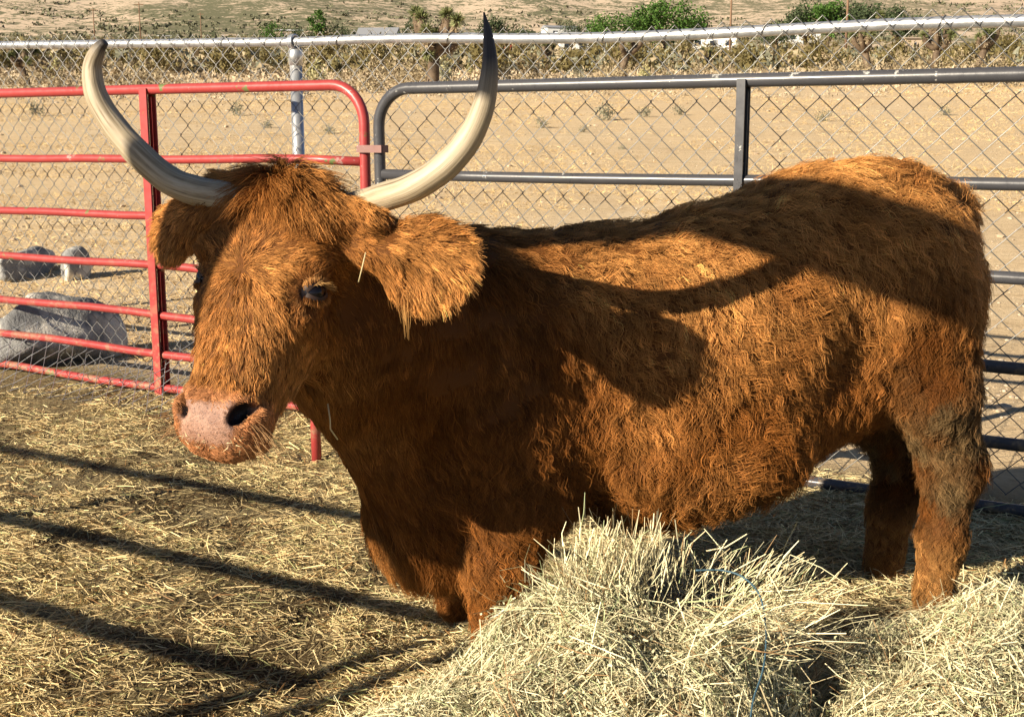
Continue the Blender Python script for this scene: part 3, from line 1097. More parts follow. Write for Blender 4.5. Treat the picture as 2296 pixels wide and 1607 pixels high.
# eyes
EYE_L = np.array([0.126, 0.206, -0.054])
EYE_P = hp(*EYE_L)
EYE_P2 = hp(-EYE_L[0] + .010, EYE_L[1], EYE_L[2] - .006)
# horns: centre lines surveyed from the photograph, in real depth
HORN_R = [(735, 470, 2.60), (800, 460, 2.55), (860, 442, 2.475), (930, 418, 2.42), (1000, 372, 2.40), (1052, 310, 2.39), (1085, 235, 2.38), (1098, 155, 2.38), (1095, 85, 2.39), (1085, 28, 2.40)]
HORN_RR = [.029, .029, .029, .0285, .0275, .0255, .0215, .0162, .0100, .0015]
HORN_L = [(560, 452, 2.50), (500, 440, 2.53), (440, 428, 2.55), (378, 403, 2.57), (310, 345, 2.58), (254, 280, 2.59), (216, 215, 2.59), (207, 155, 2.59), (218, 116, 2.58), (235, 94, 2.575)]
HORN_LR = [.031, .031, .031, .030, .029, .0265, .0235, .020, .0155, .0085]
# ears
EAR_R0, EAR_R1 = at(872, 572, 2.45), at(1034, 596, 2.42)
EAR_L0, EAR_L1 = at(445, 495, 2.57), at(372, 538, 2.60)

U_ = np.array([.02, .06, .14, .26, .40, .55, .75, .95, 1.15, 1.30, 1.42, 1.53, 1.62, 1.70])
TOP = np.array([1.00, 1.085, 1.205, 1.270, 1.266, 1.222, 1.148, 1.105, 1.080, 1.075, 1.07, 1.03, .95, .84])
BOT = np.array([.80, .66, .58, .53, .47, .42, .345, .31, .315, .32, .31, .27, .30, .40])
HWD = np.array([.05, .13, .215, .265, .285, .305, .335, .340, .315, .290, .265, .235, .185, .08])


def dense(x, *ys):
    g = np.linspace(x[0], x[-1], 160)
    ker = np.exp(-np.linspace(-2, 2, 25) ** 2)
    ker /= ker.sum()
    out = [g]
    for y in ys:
        v = np.interp(g, x, y)
        e = np.convolve(np.pad(v, 12, mode='reflect', reflect_type='odd'), ker, 'valid')
        out.append(e)
    return out


U_, TOP, BOT, HWD = dense(U_, TOP, BOT, HWD)


def sd_torso(P):
    d = P - BO
    u = (d @ BF) / CS
    w = (d @ BS) / CS
    z = CAM_Z - (CAM_Z - P[:, 2]) / CS
    uc = np.clip(u, U_[0], U_[-1])
    t, b, h = np.interp(uc, U_, TOP), np.interp(uc, U_, BOT), np.interp(uc, U_, HWD)
    hz = (t - b) / 2
    zz = (z - (t + b) / 2) / hz
    # the back is a flatter roof, the belly hangs round: superellipse with a varying exponent
    q = (np.abs(w / h) ** 2.3 + np.abs(zz) ** 2.3) ** (1 / 2.3)
    dd = (q - 1) * np.minimum(h, hz)
    e = np.maximum(np.abs(u - uc), 0)
    return np.where(e > 0, np.hypot(np.maximum(dd, 0), e) + np.minimum(dd, 0) * 0.2, dd) * CS


A_ = np.array([-.04, 0.0, .06, .13, .21, .30, .37, .43, .487, .532, .557])
AHL = np.array([.05, .100, .138, .150, .145, .120, .096, .086, .088, .077, .045])
ANF = np.array([-.06, -.025, -.008, 0.0, .002, -.004, -.010, -.012, -.008, -.020, -.05])
ANB = np.array([-.16, -.22, -.26, -.275, -.275, -.255, -.225, -.195, -.175, -.155, -.12])


A_, AHL, ANF, ANB = dense(A_, AHL, ANF, ANB)


def sd_head(P):
    l, a, n = to_head(P)
    ac = np.clip(a, A_[0], A_[-1])
    hl, nf, nb = np.interp(ac, A_, AHL), np.interp(ac, A_, ANF), np.interp(ac, A_, ANB)
    hn = (nf - nb) / 2
    nc = (nf + nb) / 2
    r = (n - nc) / hn
    hl2 = hl * (1 - 0.16 * np.clip(-r, 0, 1))      # narrower at the throat side
    q = (np.abs(l / hl2) ** 2.6 + np.abs(r) ** 2.6) ** (1 / 2.6)
    dd = (q - 1) * np.minimum(hl2, hn)
    e = np.abs(a - ac)
    return np.where(e > 0, np.hypot(np.maximum(dd, 0), e) + np.minimum(dd, 0) * 0.2, dd)


def sd_cone(P, a, b, ra, rb):
    a, b = np.asarray(a), np.asarray(b)
    ab = b - a
    t = np.clip(((P - a) @ ab) / (ab @ ab), 0, 1)
    return np.linalg.norm(P - a - t[:, None] * ab, axis=1) - lerp(ra, rb, t)


def sd_ell(P, c, R, ax=None):
    d = P - c
    if ax is not None:
        d = d @ np.asarray(ax).T
    R = np.asarray(R)
    k0 = np.linalg.norm(d / R, axis=1)
    k1 = np.linalg.norm(d / (R * R), axis=1)
    return k0 * (k0 - 1) / np.maximum(k1, 1e-9)


def ear_axes(e0, e1, face):
    x = unit(e1 - e0)
    z = unit(face - x * (face @ x))
    return np.array([x, np.cross(z, x), z])


EAR_R_AX = ear_axes(EAR_R0, EAR_R1, np.array([-0.25, -0.9, 0.25]))
EAR_L_AX = ear_axes(EAR_L0, EAR_L1, np.array([-0.5, -0.8, 0.2]))

# legs: joints in body coordinates (u, w, z), radii
LEGS = {
    'front_near': [((1.36, .17, .62), .150), ((1.36, .20, .42), .118), ((1.415, .21, .25), .085), ((1.43, .21, .06), .055)],
    'front_far': [((1.40, -.13, .62), .140), ((1.42, -.13, .38), .095), ((1.46, -.13, .20), .060), ((1.47, -.13, .03), .050)],
    'hind_near': [((.26, .15, .86), .170), ((.20, .19, .66), .115), ((.125, .19, .44), .072), ((.140, .19, .22), .054), ((.155, .19, .05), .052)],
    'hind_far': [((.27, -.10, .86), .180), ((.24, -.11, .62), .135), ((.09, -.11, .42), .084), ((.125, -.11, .22), .062), ((.14, -.11, .02), .058)],
}
NECK = [(bp(1.42, 0, .74), .31), (bp(1.58, .03, .80), .27), (lerp(bp(1.58, .05, .80), hp(0, .14, -.2), .55), .21), (hp(0, .12, -.20), .145)]

prims = [('torso', sd_torso, None, 0.0)]


def capsule(g, a, b, ra, rb, k):
    lo = np.minimum(a - ra, b - rb) - k - .02
    hi = np.maximum(a + ra, b + rb) + k + .02
    prims.append((g, lambda P: sd_cone(P, a, b, ra, rb), (lo, hi), k))


def ellipsoid(g, c, R, k, ax=None):
    m = max(R) + k + .02
    prims.append((g, lambda P: sd_ell(P, c, R, ax), (c - m, c + m), k))


# muscles of the body
ellipsoid('torso', bp(.26, .13, .88), (.20, .13, .26), .08)      # thigh
ellipsoid('torso', bp(.26, -.13, .88), (.20, .13, .26), .08)
ellipsoid('torso', bp(1.36, .17, .72), (.17, .10, .24), .08)     # shoulder
ellipsoid('torso', bp(.95, .14, .49), (.34, .14, .14), .10)      # hanging belly
ellipsoid('torso', bp(.10, 0, 1.10), (.10, .07, .09), .06)       # tail head
for (a, ra), (b, rb) in zip(NECK[:-1], NECK[1:]):
    capsule('neck', a, b, ra, rb, .09)
capsule('neck', bp(1.46, .04, .45), bp(1.57, .06, .31), .19, .125, .10)         # brisket
capsule('neck', bp(1.57, .06, .31), lerp(bp(1.60, .06, .60), hp(0, .25, -.26), .72), .10, .075, .09)   # dewlap
prims.append(('head', sd_head, (H0 - .62, H0 + .62), .05))
capsule('head', hp(-.160, .010, -.085), hp(.188, .036, -.080), .044, .036, .06)      # poll between the horns
for s in (1, -1):
    ellipsoid('head', hp(s * .110, .155, -.048), (.044, .028, .040), .03, np.array([HL, HA, HN]))     # brow
    ellipsoid('head', hp(s * .108, .255, -.080), (.030, .024, .034), .03, np.array([HL, HA, HN]))     # cheek bone
    ellipsoid('head', hp(s * .052, .468, -.055), (.040, .040, .045), .03, np.array([HL, HA, HN]))     # nostril wing
    ellipsoid('head', hp(s * .046, .513, -.085), (.045, .028, .045), .025, np.array([HL, HA, HN]))    # lip
ellipsoid('head', hp(0, .505, -.150), (.060, .032, .045), .03, np.array([HL, HA, HN]))                # chin
for g, ax, e0, e1, ln in (('ear_r', EAR_R_AX, EAR_R0, EAR_R1, .104), ('ear_l', EAR_L_AX, EAR_L0, EAR_L1, .078)):
    c = lerp(e0, e1, .5)
    ellipsoid(g, c, (ln, .094 if g == 'ear_r' else .074, .020), .012, ax)
    capsule(g, lerp(e0, e1, .15), e0 - ax[0] * .05, .030, .034, .03)
for nm, J in LEGS.items():
    for (a, ra), (b, rb) in zip(J[:-1], J[1:]):
        capsule('leg', bp(*a), bp(*b), ra * CS, rb * CS, .05)
# tail lying along the rump
for a, b, ra, rb in ((bp(.05, .02, 1.12), bp(-.005, .02, .95), .035, .028), (bp(-.005, .02, .95), bp(.0, .03, .66), .028, .022)):
    capsule('leg', a, b, ra, rb, .02)
# hocks
for nm in ('hind_near', 'hind_far'):
    a = LEGS[nm][2][0]
    ellipsoid('leg', bp(a[0] - .035, a[1], a[2] - .02), (.05, .05, .07), .04)

GH = 0.008
lo = np.array([-1.02, 2.02, -0.02])
hi = np.array([1.44, 3.78, 1.36])
dims = np.ceil((hi - lo) / GH).astype(int) + 1
F = np.full(dims, 9.0, dtype=np.float32)
ax_ = [lo[i] + np.arange(dims[i]) * GH for i in range(3)]
torso_lo, torso_hi = bp(.9, 0, .7) - np.array([1.05, .62, .56]), bp(.9, 0, .7) + np.array([1.05, .62, .62])


def sub(lo_, hi_):
    s = []
    for i in range(3):
        a = int(np.clip(np.floor((lo_[i] - lo[i]) / GH), 0, dims[i]))
        b = int(np.clip(np.ceil((hi_[i] - lo[i]) / GH) + 1, 0, dims[i]))
        s.append(slice(a, b))
    return tuple(s)


def smin(a, b, k):
    if k <= 0:
        return np.minimum(a, b)
    h = np.maximum(k - np.abs(a - b), 0) / k
    return np.minimum(a, b) - h * h * k * 0.25


def grid_pts(s):
    X, Y, Z = np.meshgrid(ax_[0][s[0]], ax_[1][s[1]], ax_[2][s[2]], indexing='ij')
    return np.stack([X.ravel(), Y.ravel(), Z.ravel()], 1)


for g, fn, bb, k in prims:
    s = sub(*(bb or (torso_lo, torso_hi)))
    shp = F[s].shape
    if 0 in shp:
        continue
    d = fn(grid_pts(s)).reshape(shp)
    F[s] = smin(F[s], d.astype(np.float32), k)


def carve(c, R, axm, k):
    m = max(R) + k + .02
    s = sub(c - m, c + m)
    d = sd_ell(grid_pts(s), c, R, axm).reshape(F[s].shape)
    F[s] = -smin(-F[s], d.astype(np.float32), k)


NOS = []
carve(bp(.47, .38, .72), (.08, .09, .20), None, .10)          # hollow of the flank
carve(bp(.47, -.38, .72), (.08, .09, .20), None, .10)
for s in (1, -1):
    c = hp(s * .064, .474, -.022)
    dn_ = unit(HN * .82 + HL * s * .57)
    t = unit(HA * .80 - HL * s * .50)
    t = unit(t - dn_ * (t @ dn_))
    axm = np.array([t, np.cross(dn_, t), dn_])
    NOS.append((c, axm))
    carve(c, (.028, .0165, .036), axm, .008)
    carve(c - t * .020 + HL * s * .010 - HN * .006, (.018, .010, .026), axm, .008)
    carve(hp(s * .172, .205, -.125), (.045, .070, .075), np.array([HL, HA, HN]), .04)      # temple
    # eye socket
    carve(hp(s * (EYE_L[0] + .016), EYE_L[1], EYE_L[2] + .008), (.022, .015, .022), np.array([HL, HA, HN]), .012)
carve(hp(0, .526, -.125), (.075, .0055, .075), np.array([HL, HA, HN]), .010)     # mouth


def surface_nets(F, lo, h):
    S = F < 0
    c = [S[i:S.shape[0] - 1 + i, j:S.shape[1] - 1 + j, k:S.shape[2] - 1 + k] for i in (0, 1) for j in (0, 1) for k in (0, 1)]
    n = sum(x.astype(np.int8) for x in c)
    act = (n > 0) & (n < 8)
    I = np.argwhere(act)
    idx = np.full(act.shape, -1, dtype=np.int32)
    idx[tuple(I.T)] = np.arange(len(I))
    acc = np.zeros((len(I), 3))
    cnt = np.zeros(len(I))
    corners = [(i, j, k) for i in (0, 1) for j in (0, 1) for k in (0, 1)]
    val = {q: F[I[:, 0] + q[0], I[:, 1] + q[1], I[:, 2] + q[2]] for q in corners}
    for a in corners:
        for d in range(3):
            if a[d] == 0:
                b = list(a)
                b[d] = 1
                b = tuple(b)
                va, vb = val[a], val[b]
                m = (va < 0) != (vb < 0)
                t = np.where(m, va / np.where(m, va - vb, 1), 0)
                p = np.array(a, float)[None] + np.zeros((len(I), 3))
                p[:, d] += t
                acc += p * m[:, None]
                cnt += m
    V = lo + (I + acc / cnt[:, None]) * h
    Q = []
    for d in range(3):
        o1, o2 = [(1, 2), (2, 0), (0, 1)][d]
        s0 = [slice(None)] * 3
        s1 = [slice(None)] * 3
        s0[d] = slice(0, -1)
        s1[d] = slice(1, None)
        a, b = S[tuple(s0)], S[tuple(s1)]
        E = np.argwhere(a != b)
        ok = (E[:, o1] > 0) & (E[:, o2] > 0) & (E[:, o1] < act.shape[o1]) & (E[:, o2] < act.shape[o2])
        E = E[ok]
        flip = a[tuple(E.T)]

        def cell(da, db):
            e = E.copy()
            e[:, o1] -= da
            e[:, o2] -= db
            return idx[tuple(e.T)]
        q = np.stack([cell(1, 1), cell(0, 1), cell(0, 0), cell(1, 0)], 1)
        q[~flip] = q[~flip][:, ::-1]
        Q.append(q)
    return V, np.concatenate(Q)


CV, CQ = surface_nets(F, lo, GH)
del F
# normals per vertex, then a light smoothing
E01 = np.concatenate([CQ[:, [0, 1]], CQ[:, [1, 2]], CQ[:, [2, 3]], CQ[:, [3, 0]]])
for it in range(3):
    acc = np.zeros_like(CV)
    cnt = np.zeros(len(CV))
    for i in range(3):
        acc[:, i] = np.bincount(E01[:, 0], CV[E01[:, 1], i], len(CV)) + np.bincount(E01[:, 1], CV[E01[:, 0], i], len(CV))
    cnt = np.bincount(E01[:, 0], minlength=len(CV)) + np.bincount(E01[:, 1], minlength=len(CV))
    lap = acc / cnt[:, None] - CV
    CV = CV + lap * (0.5 if it % 2 == 0 else -0.45)
# lumpy coat: broad folds and tufts
fn = np.cross(CV[CQ[:, 2]] - CV[CQ[:, 0]], CV[CQ[:, 3]] - CV[CQ[:, 1]])
CN = np.zeros_like(CV)
for i in range(3):
    for j in range(4):
        CN[:, i] += np.bincount(CQ[:, j], fn[:, i], len(CV))
CN = unit(CN)
_d = ((CV - BO) @ BF) / CS
_w = sstep(.0, .2, _d) * sstep(1.75, 1.5, _d) * sstep(.15, .35, CV[:, 2])
CV = CV + CN * (_w * (.016 * fbm(CV, 6.5, 3, 301) - .004))[:, None]
# the cleft behind the elbow
_c = np.exp(-((_d - 1.17) / .045) ** 2) * sstep(.66, .50, CV[:, 2]) * sstep(.25, .36, CV[:, 2])
CV = CV - CN * (.035 * _c)[:, None]
# which region each vertex belongs to
GROUPS = ['torso', 'neck', 'head', 'ear_r', 'ear_l', 'leg']
GD = np.full((len(GROUPS), len(CV)), 9.0)
for g, fnp, bb, k in prims:
    gi = GROUPS.index(g)
    if bb is None:
        GD[gi] = np.minimum(GD[gi], fnp(CV))
    else:
        m = np.all((CV > bb[0]) & (CV < bb[1]), 1)
        if m.any():
            GD[gi][m] = np.minimum(GD[gi][m], fnp(CV[m]))
# ------------------------------------------------------------------ regions, flow and colour of the coat
tri = np.concatenate([CQ[:, [0, 1, 2]], CQ[:, [0, 2, 3]]])
reg = np.argmin(GD, 0)
soft = np.exp(-np.clip(GD - GD.min(0), 0, None) / 0.035)
soft /= soft.sum(0)
wT, wK, wH, wER, wEL, wLg = soft
ud = ((CV - BO) @ BF) / CS
wd = ((CV - BO) @ BS) / CS
zd = CAM_Z - (CAM_Z - CV[:, 2]) / CS
hl_, ha_, hn_ = to_head(CV)
DOWN = np.array([0, 0, -1.0])
nz = CN[:, 2]

# --- flow
top = sstep(.2, .8, nz)
fT = -BF[None] * (0.55 + .8 * top)[:, None] + DOWN[None] * (0.85 - .5 * top)[:, None]
swirl = fbm(CV, 5.0, 3, 5)
fT = fT + 0.9 * swirl[:, None] * np.cross(CN, fT)
fK = DOWN[None] * 1.0 - BF[None] * 0.22 + 0.25 * fbm(CV, 4, 2, 9)[:, None] * BF[None]
WH_L, WH_A = -.012, .192                                    # the whorl on the forehead
rl, ra = hl_ - WH_L, ha_ - WH_A
rr = np.hypot(rl, ra) + 1e-5
dirl, dira = rl / rr, ra / rr
dn = sstep(.05, .30, rr)
whc = sstep(.035, .0, rr) * (hn_ > -.08)
dira = dira * (1 - .0 * dn) + np.where(ra > -.01, .75 * dn, 0)
cheek = sstep(.07, .14, np.abs(hl_)) * sstep(.0, .10, ha_ + .02)
fH = dirl[:, None] * HL + dira[:, None] * HA - (0.9 * cheek)[:, None] * HN
poll = sstep(.085, .035, ha_)
fP = (np.sign(hl_ + .02) * (0.55 + 4.0 * np.abs(hl_)))[:, None] * HL + HA * 1.0 * np.where(hn_ > -.10, 1, -.6)[:, None]
fH = fH * (1 - poll)[:, None] + fP * poll[:, None]
muz = sstep(.41, .46, ha_)
fH = fH * (1 - muz)[:, None] + (np.sign(hl_)[:, None] * HL * 0.8 - HN * .6 + HA * .35) * muz[:, None]
for e_, s_e in ((EYE_P, 1), (EYE_P2, -1)):
    dv = CV - e_
    de = np.linalg.norm(dv, axis=1)
    k_ = sstep(.085, .040, de)[:, None]
    fH = fH * (1 - k_) + unit(dv - HN * .3 * de[:, None]) * 1.2 * k_ * np.linalg.norm(fH, axis=1, keepdims=True)
qr, ql = (CV - EAR_R0) @ EAR_R_AX.T, (CV - EAR_L0) @ EAR_L_AX.T
fER = EAR_R_AX[0] * .9 + EAR_R_AX[1] * (qr[:, 1:2] / .06) + DOWN * .35
fEL = EAR_L_AX[0] * .9 + EAR_L_AX[1] * (ql[:, 1:2] / .06) + DOWN * .30
fL = DOWN[None] + 0.35 * fbm(CV, 9, 2, 3)[:, None] * BF[None] - .15 * BF[None]
flow = wT[:, None] * unit(fT) + wK[:, None] * unit(fK) + wH[:, None] * unit(fH) + wER[:, None] * unit(fER) + wEL[:, None] * unit(fEL) + wLg[:, None] * unit(fL)
flow = unit(flow - CN * np.sum(flow * CN, 1, keepdims=True))

# --- bare skin: nose pad, nostrils, eyes, lips
pn_ = .010 * fbm(CV, 45, 3, 91)
padw = sstep(.448, .468, ha_ - .010 * np.cos(hl_ * 42) + pn_) * sstep(.552, .534, ha_) * sstep(.078, .052, np.abs(hl_) + pn_ * 1.5 - 0.018 * sstep(.485, .455, ha_)) * sstep(-.10, -.075, hn_)
nosw = np.zeros(len(CV))
for c, axm in NOS:
    q = (CV - c) @ axm.T
    nosw = np.maximum(nosw, sstep(1.15, .85, np.sqrt((q[:, 0] / .032) ** 2 + (q[:, 1] / .017) ** 2)) * (np.abs(q[:, 2]) < .045))
eyew = np.maximum(sstep(.036, .028, np.linalg.norm(CV - EYE_P, axis=1)), sstep(.036, .028, np.linalg.norm(CV - EYE_P2, axis=1)))
bare = np.maximum(np.maximum(padw, nosw), eyew)

# --- length (m)
belly = sstep(.62, .40, zd) * sstep(.3, .5, ud)
lenT = .050 + .024 * belly + .010 * sstep(1.05, 1.2, zd)
lenK = .050 + .04 * sstep(.55, .35, zd)
lenH = .027 + .006 * sstep(.26, .36, ha_) * sstep(.43, .39, ha_) * sstep(.11, .06, np.abs(hl_)) + (.045 * poll) * sstep(.17, .08, np.abs(hl_)) + .008 * poll - .016 * sstep(.41, .44, ha_) - .010 * cheek * sstep(.1, .2, ha_)
leye = np.minimum(np.linalg.norm(CV - EYE_P, axis=1), np.linalg.norm(CV - EYE_P2, axis=1))
lenH = lenH * lerp(1, .5, sstep(.12, .17, np.abs(hl_)) * sstep(.02, .07, ha_))
lenH = lenH * lerp(.22, 1, sstep(.035, .085, leye))
lenL = .036 + .036 * sstep(.18, .45, zd)
flen = wT * lenT + wK * lenK + wH * lenH + (wER + wEL) * .034 + wLg * lenL
flen = flen * (1 + .25 * fbm(CV, 7, 2, 77))
lowmuz = sstep(.42, .445, ha_) * wH
flen = np.where(lowmuz > .5, .009 + .010 * sstep(.07, .13, np.abs(hl_) - hn_ * .4), flen)
flen = flen * lerp(1, .75, whc)
curl = np.clip(wT * (.55 + .35 * belly) + wLg * .8 + wK * .10 + wH * .16 + (wER + wEL) * .12, 0, 1)
lift = np.clip(wT * .30 + wK * .12 + wH * .20 + (wER + wEL) * .25 + wLg * .28, .06, .6)
lift = lift + .25 * wH * poll * sstep(.08, .0, np.abs(hl_ + .01))
lift = lift + .12 * whc * wH
gravity = wT * .35 + wK * .5 + wH * .15 + (wER + wEL) * .5 + wLg * .5
dens = (1 - bare) * (1 + 2.6 * wH + 2.0 * whc * wH + 5.0 * lowmuz + 1.2 * wLg + 2.2 * (wER + wEL)) * np.where(wd < -.12, .45, 1.0) * np.where(CV[:, 2] < .02, 0, 1)

# --- hair colour (linear)
c_mid = np.array([.27, .100, .0225])
c_gold = np.array([.55, .262, .080])
c_dark = np.array([.060, .019, .0046])
n1 = fbm(CV, 6, 3, 31)
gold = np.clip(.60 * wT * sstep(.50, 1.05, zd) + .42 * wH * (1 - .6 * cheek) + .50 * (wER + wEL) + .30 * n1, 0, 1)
dark = np.clip(.70 * wK + .42 * belly * wT + .45 * wLg + .5 * wLg * (ud < .6) - .25 * n1 + .10 * wH * cheek, 0, 1)  # neck and hind legs darkened: shade painted into the hair colour
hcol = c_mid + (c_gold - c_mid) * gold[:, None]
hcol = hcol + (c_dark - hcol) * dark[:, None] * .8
mud = np.clip(wLg * sstep(.22, .34, zd) * sstep(.82, .62, zd) * (ud < .6) * (0.75 + fbm(CV, 14, 3, 8)), 0, 1)
hcol = hcol + (np.array([.135, .088, .040]) - hcol) * (mud * .9)[:, None]
pale = wLg * sstep(.28, .18, zd) * (ud < .6)
hcol = hcol + (np.array([.34, .17, .055]) - hcol) * (pale * .7)[:, None]
hcol = hcol + (np.array([.36, .155, .075]) - hcol) * (lowmuz * .7)[:, None]
lid = sstep(.055, .03, leye) * wH
hcol = hcol + (np.array([.40, .20, .08]) - hcol) * (lid * .4)[:, None]


def tri_sample(n, weight):
    a, b, c = CV[tri[:, 0]], CV[tri[:, 1]], CV[tri[:, 2]]
    area = 0.5 * np.linalg.norm(np.cross(b - a, c - a), axis=1)
    p = area * weight[tri].mean(1)
    cs = np.cumsum(p)
    t = np.searchsorted(cs, RNG.random(n) * cs[-1])
    t = np.minimum(t, len(tri) - 1)
    r1, r2 = np.sqrt(RNG.random(n)), RNG.random(n)
    return tri[t], np.stack([1 - r1, r1 * (1 - r2), r1 * r2], 1)


def interp(attr, T, B):
    if attr.ndim == 1:
        return (attr[T] * B).sum(1)
    return (attr[T] * B[:, :, None]).sum(1)


HK = 9


def grow(T, B, phase, rnd, lmul=1.0, cmul=1.0):
    n_ = len(T)
    root = interp(CV, T, B)
    N = unit(interp(CN, T, B))
    t = interp(flow, T, B)
    L = interp(flen, T, B) * rnd[:, 0] * lmul
    cu = interp(curl, T, B) * cmul
    li = interp(lift, T, B) * rnd[:, 1]
    gr = interp(gravity, T, B)
    t = t + rnd[:, 2:3] * np.cross(N, t)
    t = unit(t - N * np.sum(t * N, 1, keepdims=True))
    b = np.cross(N, t)
    P = np.empty((n_, HK, 3))
    P[:, 0] = root - N * np.minimum(.003, .12 * L)[:, None]
    wl = 6.0 + 6.0 * rnd[:, 3]
    for k in range(1, HK):
        s = (k - .5) / (HK - 1)
        l_ = li * (1.35 - 1.5 * s)
        l_ = np.maximum(l_, .04)
        d = t * (1 - l_)[:, None] + N * l_[:, None]
        d = d + b * (cu * 1.5 * np.sin(phase + wl * s))[:, None] + N * (cu * .45 * np.cos(phase * 1.7 + wl * s))[:, None]
        d = d + DOWN * (gr * s * .9)[:, None]
        d = d - N * np.minimum(np.sum(d * N, 1, keepdims=True) + .02, 0)       # never back into the skin
        P[:, k] = P[:, k - 1] + unit(d) * (L / (HK - 1))[:, None]
    return P, root


def coat(n, per_clump, lmul=1.0, cl_lo=.35, cl_hi=.85, weight=None, spread=.16):
    from mathutils import kdtree
    weight = dens if weight is None else weight
    nc = max(8, n // per_clump)
    Tc, Bc = tri_sample(nc, weight)
    _t = interp(CV, Tc, Bc)
    ph = 5.0 * fbm(_t, 9, 2, 400) + RNG.normal(0, .7, nc)
    rc = np.stack([RNG.uniform(.75, 1.25, nc), RNG.uniform(.6, 1.4, nc) + (RNG.random(nc) < .12) * .9, RNG.normal(0, .20, nc) + .55 * fbm(_t, 11, 2, 401) * interp(wT + wLg, Tc, Bc), RNG.random(nc)], 1)
    G, groot = grow(Tc, Bc, ph, rc, lmul)
    kd = kdtree.KDTree(nc)
    for i, p in enumerate(groot):
        kd.insert(p, i)
    kd.balance()
    T, B = tri_sample(n, weight)
    root = interp(CV, T, B)
    near = np.fromiter((kd.find(p)[1] for p in root), dtype=np.int64, count=n)
    rnd = rc[near].copy()
    rnd[:, 0] *= RNG.uniform(.65, 1.15, n)
    rnd[:, 1] *= RNG.uniform(.75, 1.25, n)
    rnd[:, 2] += RNG.normal(0, spread, n)
    P, root = grow(T, B, ph[near] + RNG.normal(0, .35, n), rnd, lmul)
    s = np.linspace(0, 1, HK)[None, :, None]
    off = (root - groot[near])[:, None]
    cl = (RNG.uniform(cl_lo, cl_hi, n) * (1 - .5 * interp(wH, T, B)))[:, None, None] * s ** 1.3
    tgt = G[near] + off * (1 - .8 * s)
    gl = (rnd[:, 0] / rc[near][:, 0])[:, None, None]
    tgt = G[near][:, :1] + off * (1 - .8 * s) + (G[near] - G[near][:, :1]) * gl
    P = P * (1 - cl) + tgt * cl
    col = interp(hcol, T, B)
    cv = RNG.normal(0, 1, nc)[near]
    br = np.exp(.26 * cv + RNG.normal(0, .26, n))
    col = col * br[:, None]
    return P, np.clip(col, .004, .85)


def hair_object(name, P, col, r_root, r_tip, mat, parent):
    n_, k_ = P.shape[:2]
    hc = bpy.data.hair_curves.new(name)
    hc.add_curves([k_] * n_)
    hc.attributes['position'].data.foreach_set('vector', P.astype(np.float32).ravel())
    ra = hc.attributes.new('radius', 'FLOAT', 'POINT')
    prof = (r_root + (r_tip - r_root) * np.linspace(0, 1, k_) ** 1.5)
    ra.data.foreach_set('value', np.tile(prof, n_).astype(np.float32))
    ca = hc.attributes.new('hair_color', 'FLOAT_COLOR', 'CURVE')
    ca.data.foreach_set('color', np.concatenate([col, np.ones((n_, 1))], 1).astype(np.float32).ravel())
    hc.materials.append(mat)
    o = bpy.data.objects.new(name, hc)
    COL.objects.link(o)
    o.parent = parent
    return o


m_hair = bpy.data.materials.new('cow_hair')
m_hair.use_nodes = True
nt = m_hair.node_tree
nt.nodes.clear()
ho = nt.nodes.new('ShaderNodeOutputMaterial')
hb = nt.nodes.new('ShaderNodeBsdfHairPrincipled')
hb.parametrization = 'COLOR'
hb.inputs['Roughness'].default_value = .38
hb.inputs['Radial Roughness'].default_value = .55
hb.inputs['Coat'].default_value = 0.0
hb.inputs['IOR'].default_value = 1.5
hat = nt.nodes.new('ShaderNodeAttribute')
hat.attribute_name = 'hair_color'
hi_ = nt.nodes.new('ShaderNodeHairInfo')
hr = nt.nodes.new('ShaderNodeValToRGB')
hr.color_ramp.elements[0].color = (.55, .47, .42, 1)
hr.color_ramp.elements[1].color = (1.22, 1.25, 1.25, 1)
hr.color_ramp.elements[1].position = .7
hm = nt.nodes.new('ShaderNodeMix')
hm.data_type = 'RGBA'
hm.blend_type = 'MULTIPLY'
hm.inputs[0].default_value = 1
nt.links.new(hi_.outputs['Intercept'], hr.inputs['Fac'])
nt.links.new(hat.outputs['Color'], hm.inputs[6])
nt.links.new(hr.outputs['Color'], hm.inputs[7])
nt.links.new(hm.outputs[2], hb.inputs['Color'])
hd = nt.nodes.new('ShaderNodeBsdfDiffuse')
hx = nt.nodes.new('ShaderNodeMixShader')
hx.inputs[0].default_value = .14
nt.links.new(hm.outputs[2], hd.inputs['Color'])
nt.links.new(hd.outputs[0], hx.inputs[1])
nt.links.new(hb.outputs[0], hx.inputs[2])
nt.links.new(hx.outputs[0], ho.inputs['Surface'])

# ------------------------------------------------------------------ skin
ms = Mat('cow_skin', rough=.55)
n_f = ms.noise(420, 3, .6)
spk = ms.ramp(ms.noise(260, 2, .5), [(.34, (.12, .06, .045)), (.46, (1, 1, 1))])
pink = ms.mix(ms.ramp(ms.noise(28, 3), [(.35, (0, 0, 0)), (.65, (1, 1, 1))]), (.23, .105, .062), (.40, .22, .145))
pink = ms.mix(.6, pink, spk, 'MULTIPLY')
brown = (.12, .045, .012)
c1 = ms.mix(ms.attr('pad_mask', 'Fac'), brown, pink)
c2 = ms.mix(ms.attr('dark_mask', 'Fac'), c1, (.012, .008, .008))
ms.color(c2)
ms.link(mrange(ms, ms.attr('pad_mask', 'Fac'), -.12, 1.6), ms.b.inputs['Specular IOR Level'])
ms.bump(ms.mix(.5, n_f, ms.noise(150, 2)), .9, .003)

